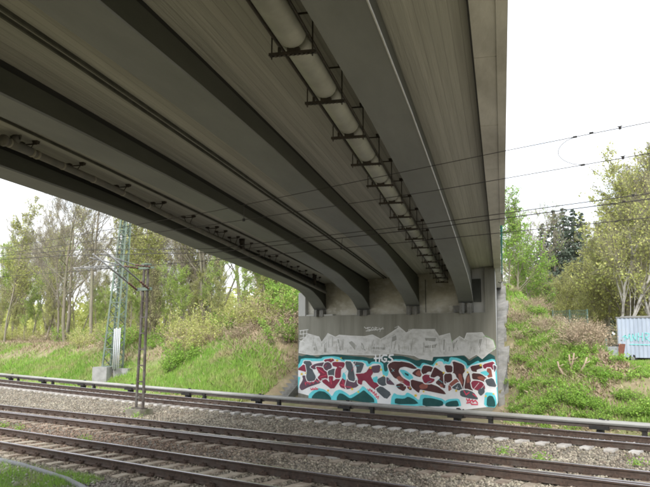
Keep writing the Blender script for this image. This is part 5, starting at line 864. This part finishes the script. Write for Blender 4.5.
# undergrowth in front of the woods
BU = {'green': [bush(s, 1.6, 1.5, 26, 1500, .045, M_bark2, M_leafb) for s in (21, 22)], 'pale': [bush(s, 1.8, 1.8, 26, 1200, .045, M_dry, M_leafy) for s in (23, 24)],
      'dry': [bush(s, 1.9, 1.5, 60, 500, .045, M_dry, M_dryleaf, .5) for s in (25, 26)]}
GLB = {'green': ('green_bush', 'fresh green bush', 'bush'), 'pale': ('budding_bush', 'pale yellow-green budding bush', 'bush'), 'dry': ('dry_bush', 'tangled dry brown brush', 'brush')}
def putbush(k, x, y, s, where):
    nm, lb, ct = GLB[k]; plant(nm, random.choice(BU[k]), lb+' '+where, ct, x, y, s, group=lb+' '+where, names=('stems', 'foliage'))
for i in range(115):
    px = random.uniform(-10, 300); Y = random.uniform(29.5, 36)+max(0, 110-px)*.09; x = Xaz(px, Y)
    if x*Qv.x+Y*Qv.y > -11.4 or (abs(x+37.2) < 2.5 and Y < 29.5): continue
    k = random.choices(('green', 'pale', 'dry'), (.24, .44, .32))[0]; putbush(k, x, Y, random.uniform(.6, 1.15), 'on the upper slope left of the lattice tower' if px < 98 else 'on the slope behind the narrow mast' if px < 170 else 'on the upper slope between mast and abutment')
for i in range(46):
    px = random.uniform(-10, 296); Y = random.uniform(31, 37)+max(0, 110-px)*.09; x = Xaz(px, Y)
    if x*Qv.x+Y*Qv.y > -11.8: continue
    rg_ = 'left of the lattice tower' if px < 98 else 'behind the narrow mast' if px < 170 else 'between mast and abutment'
    plant('sapling', random.choice(KINDS['yellow']+KINDS['olive']+KINDS['green']), 'thin young sapling at the edge of the woods '+rg_, 'sapling', x, Y, random.uniform(.26, .45), group='saplings at the edge of the woods '+rg_)
for px, Y, s, k in [(180, 28, 1.0, 'green'), (172, 27.5, .8, 'green'), (188, 29, 1.1, 'pale'), (290, 33, 1.4, 'green'), (283, 34, 1.5, 'green'), (275, 36, 1.6, 'green'), (296, 32, 1.2, 'green'), (268, 33, 1.2, 'pale'), (255, 36, 1.5, 'green'), (240, 32, 1.1, 'pale'), (228, 31, 1.0, 'green'), (262, 31.5, 1.2, 'dry'), (284, 31, 1.0, 'dry'), (213, 30, 1.1, 'pale'), (222, 33, 1.5, 'pale')]:
    putbush(k, Xaz(px, Y), Y, s, 'on the slope between the tower and the abutment')
# right side
RT = {'bright': [make_tree(s, 8.5, .10, .9, mleaf=M_leafb, leafn=4200, leafs=.10, start=.12, nlimb=18, blen=.42, mbark=M_bark) for s in (31, 32)],
      'birch': [make_tree(41, 12.4, .13, .35, mleaf=M_leafy, leafn=9000, leafs=.07, start=.18, nlimb=20, blen=.33, mbark=M_birch, fork=2, up=.4), make_tree(42, 11.5, .10, .4, mleaf=M_leafy, leafn=6000, leafs=.07, start=.2, nlimb=20, blen=.33, mbark=M_birch, up=.4)],
      'olive': [make_tree(s, 11, .13, .6, mleaf=M_leafy, leafn=5200, leafs=.095, start=.08, nlimb=24, blen=.36, mbark=M_bark) for s in (43, 44, 45)],
      'thin': [make_tree(46, 11, .11, .7, mleaf=M_leafg, leafn=500, leafs=.07, start=.35, nlimb=14, blen=.4, mbark=M_bark)]}
for px, Y, s, k, lb in [(518, 44, .62, 'bright', 'bright green young tree nearest the right edge of the bridge'), (535, 47, .55, 'bright', 'bright green young tree second from the bridge edge'), (509, 40, .58, 'bright', 'low bright green tree half hidden behind the bridge edge'), (550, 52, .5, 'bright', 'small bright green tree in front of the spruces'), (526, 54, .78, 'thin', 'thin sparsely leaved tree rising above the bright green ones')]:
    plant('young_tree', random.choice(RT[k]), lb, 'tree', Xaz(px, Y), Y, s)
sprs = [spruce(51, 15), spruce(52, 15)]
for px, Y, s, lb in [(545, 72, .80, 'dark spruce on the left of the row beyond the slope'), (556, 70, .86, 'dark spruce second from the left beyond the slope'), (566, 76, .96, 'tall dark spruce in the middle of the row'), (577, 72, .88, 'dark spruce on the right of the row beside the leafy trees'), (585, 78, .90, 'dark spruce at the right end of the row, partly hidden by leafy trees'), (536, 80, .68, 'small dark spruce leftmost and farthest in the row')]:
    plant('spruce', random.choice(sprs), lb, 'spruce', Xaz(px, Y), Y, s)
plant('birch', RT['birch'][0], 'white forked birch with yellow-green leaves behind the blue trailer', 'birch', Xaz(622, 46), 46, 1.02, 2.2)
plant('birch', RT['birch'][1], 'slim birch at the right edge behind the trailer', 'birch', Xaz(652, 48), 48, 1.0, 1.)
plant('birch', RT['birch'][1], 'slim leaning birch left of the forked one behind the slope', 'birch', Xaz(607, 54), 54, .8, 3.)
for i in range(20):
    px = random.uniform(606, 770); Y = random.uniform(52, 70); plant('leafy_tree', random.choice(RT['olive']), 'yellow-green leafy tree in the thicket behind the trailer', 'tree', Xaz(px, Y), Y, random.uniform(.75, 1.1), group='thicket of yellow-green trees behind the trailer')
for i in range(9):
    px = 566+i*5.5+random.uniform(-2, 2); Y = random.uniform(62, 72); plant('leafy_tree', random.choice(RT['olive']), 'slender yellow-green tree closing the gap between spruces and birches', 'tree', Xaz(px, Y), Y, .42+.045*i*random.uniform(.8, 1.1), group='slender trees between spruces and birches')
for i in range(12):
    px = random.uniform(508, 600); Y = random.uniform(50, 60); plant('leafy_tree', random.choice(RT['olive']), 'low olive tree filling the gap between bridge and trailer', 'tree', Xaz(px, Y), Y, random.uniform(.25, .42), group='low olive trees right of the bridge')
rn = np.random.default_rng(8); n_ = 16000; pxs = rn.uniform(500, 800, n_); Yb = rn.uniform(84, 100, n_); xb = Yb*np.tan(-YAW+np.arctan((pxs-325)/721.6))
zb = 1.+rn.random(n_)**1.2*(8.+5*vn(xb, Yb*0, 6)); zb = np.where(pxs < 592, zb*.62, zb); stuff(link('distant_thicket', leafmesh('distant_thicket', np.stack([xb, Yb, zb], 1), .32, M_leafo, rn)), 'distant thicket beyond the trailer and spruces', 'woods')
# right slope: brambles, nettles, dry mound
brm = [bush(s, 1.3, .75, 34, 1300, .04, M_bark2, M_leafb, .5) for s in (61, 62, 63)]; wdm = [bush(s, .5, .5, 10, 260, .035, M_leafb, M_leafb, .2) for s in (64, 65)]
rg = random.Random(4)
spots = [(515, 27.3, .9), (522, 28.5, 1.0), (530, 27, .8), (512, 29.5, .8), (520, 31, .9), (528, 33, .8), (517, 33.5, .9), (536, 35, .8), (545, 26.3, .8), (556, 26, 1.0), (566, 26.2, 1.1), (575, 26, 1.0), (585, 25.8, .9), (548, 27.6, .7), (560, 28.5, .7), (590, 27.6, .8), (535, 25.8, .8), (620, 26.4, .7), (630, 25.6, .8), (642, 28, .8), (650, 26, 1.0), (560, 30.5, .7), (527, 25.4, .6), (606, 25.6, .8), (558, 33.5, .7), (595, 25.3, .8)]
for px, Y, s in spots[::1]:
    if Y > 30 and rg.random() < .5: continue
    s *= .8
    x = Xaz(px, Y); bl = 'fresh green bramble clump '+('beside the rough slope paving' if px < 525 else 'below the blue trailer' if px > 600 else 'at the foot of the right bank' if Y < 27 else 'halfway up the right bank'); plant('bramble', rg.choice(brm), bl, 'bramble', x, Y, s*rg.uniform(.8, 1.1), group=bl, names=('stems', 'foliage'))
for i in range(70):
    px = rg.uniform(508, 655); Y = rg.uniform(24.6, 33); plant('weed', rg.choice(wdm), 'small leafy weed on the right slope', 'weed', Xaz(px, Y), Y, rg.uniform(.6, 1.1), group='small weeds on the right slope', names=('stems', 'foliage'))
for i in range(16):
    px = rg.uniform(572, 592); Y = rg.uniform(29.5, 34); k = 'dry'; x = Xaz(px, Y); plant('dry_bush', rg.choice(BU['dry']), 'dry brown brush mound left of the turquoise post', 'brush', x, Y, rg.uniform(.55, .9), group='dry brush mound left of the turquoise post', names=('stems', 'foliage'))
for i in range(14):
    px = rg.uniform(510, 560); Y = rg.uniform(31, 37); plant('dry_bush', rg.choice(BU['dry']), 'dry brown brush at the top of the right slope', 'brush', Xaz(px, Y), Y, rg.uniform(.3, .55), group='dry brush at the top of the right slope', names=('stems', 'foliage'))
# sawn branches pile at the foot of the mound
for i, (px, Y, a, L_) in enumerate([(566, 27.8, 1.2, 1.0), (570, 27.9, 2.0, .8), (573, 27.6, .5, .9), (562, 27.7, 2.7, .7)]):
    x = Xaz(px, Y); m = MB(); m.tube([(0, 0, -.1), (math.cos(a)*L_*.4, .05, L_*.45), (math.cos(a)*L_*.5, .1, L_*.75)], [.05, .04, .03], 7); m.tube([(math.cos(a)*L_*.4, .05, L_*.45), (math.cos(a)*L_*.4+.2, 0, L_*.6)], [.03, .02], 6)
    tag(link('cut_branch', m.mesh('cut_branch', M_dry, True), None, (x, Y, tz(x, Y))), 'pale broken stump branch sticking out of the right slope', 'branch', 'pale broken branches on the right slope')

# grass and litter as ground cover
def blades(n_, px0, px1, y0, y1, dens, hmin, hmax, mt, name, label, wd=.018, lean=.5, seed=1, zf=terr):
    rn = np.random.default_rng(seed); az_ = rn.uniform(px0, px1, n_); Y = rn.uniform(y0, y1, n_); X = Y*np.tan(-YAW+np.arctan((az_-325)/721.6))
    k = dens(X, Y, rn); X, Y = X[k], Y[k]; Z = zf(X, Y); n2 = len(X); h = rn.uniform(hmin, hmax, n2); a = rn.random(n2)*6.283; b_ = rn.random(n2)*6.283; ln = rn.random(n2)*lean*h
    w_ = wd*rn.uniform(.6, 1.4, n2)*(.6+Y/40)
    p0 = np.stack([X-np.cos(a)*w_, Y-np.sin(a)*w_, Z-.02], 1); p1 = np.stack([X+np.cos(a)*w_, Y+np.sin(a)*w_, Z-.02], 1); p2 = np.stack([X+np.cos(b_)*ln, Y+np.sin(b_)*ln, Z+h], 1)
    v = np.stack([p0, p1, p2], 1).reshape(-1, 3); return stuff(link(name, npmesh(name, v, np.arange(len(v)).reshape(-1, 3), mt)), label, 'ground cover')
def toe(X): return np.where(X < -30, np.maximum(0, yc1(np.minimum(X, -5))-21.3), 0)
def outside(X, Y): q = X*Qv.x+Y*Qv.y; return ~((X > WX0-1.15) & (X < WX1+.1) & (Y < 30.3))
dL = lambda X, Y, rn: outside(X, Y) & (Y-toe(X) > 24.9) & (rn.random(len(X)) < np.clip(1.15-(Y-toe(X)-24.4)/4.6+vn(X, Y, 2.2)*1.6, .03, 1))
blades(230000, -15, 300, 24, 38, dL, .12, .30, M_grass, 'slope_grass', 'fresh green grass on the lower slope left of the abutment', seed=2)
dR = lambda X, Y, rn: outside(X, Y) & (rn.random(len(X)) < np.clip(.30+vn(X, Y, 1.6)*1.9, .02, 1))
blades(130000, 500, 700, 24.9, 44, dR, .08, .22, M_grass, 'bank_grass', 'patchy green grass on the bank right of the abutment', seed=3)
dD = lambda X, Y, rn: outside(X, Y) & (rn.random(len(X)) < np.clip(.6+vn(X+9, Y, 1.9)*1.8, .05, 1))
blades(60000, 500, 700, 24.6, 42, dD, .03, .16, M_dryleaf, 'dry_litter', 'dead brown stalks and litter on the right bank', .03, 2.2, 4)
dD2 = lambda X, Y, rn: outside(X, Y) & (rn.random(len(X)) < np.clip((Y-toe(X)-27)/5+vn(X+9, Y, 1.9)*1.2, .07, 1))
blades(120000, -15, 300, 24.4, 42, dD2, .06, .34, M_dryleaf, 'woodland_litter', 'dead brown stalks and litter on the upper left slope', .022, 2.0, 5)
dN = lambda X, Y, rn: (Y < yc3(X)-1.5) & (X < -12.0) & (rn.random(len(X)) < np.clip(.55+vn(X, Y, .7)*2.2-np.clip(X+14, 0, 9)*.3, 0, 1))
o = blades(60000, -60, 150, 6.4, 9.4, dN, .03, .13, M_grass, 'verge_grass', 'patchy grass in the lower left corner beside the near track', .008, .9, 6, lambda X, Y: np.maximum(terr(X, Y), bz(X, Y)))
tf = [bush(s, .22, .16, 9, 110, .018, M_leafb, M_leafb, .2) for s in (71, 72)]
for px, py_, lb in [(13, 12.75, 'small green weed between the near and middle track at the far left'), (94, 12.55, 'small green weed in the ballast below the mast'), (28, 12.7, 'tiny green weed second from the left between the tracks')]:
    x = Xaz(px, py_); o = thing('weed', lb, 'weed', (x, py_, -.25)); o.scale = (1.2,)*3
    for nm, me in zip(('stems', 'foliage'), tf[0]): link(nm, me, o)
for x, y in ((-8.1, 17.9), (-7.0, 17.6), (-4.9, 18.2), (-24.2, 18.3), (-22.4, 17.3)):
    o = thing('moss_tuft', 'small grass tuft in the ballast between the middle and far track', 'tuft', (x, y, -.28), 0, 'grass tufts between the middle and far track'); o.scale = (1.6,)*3
    for nm, me in zip(('stems', 'foliage'), tf[1]): link(nm, me, o)
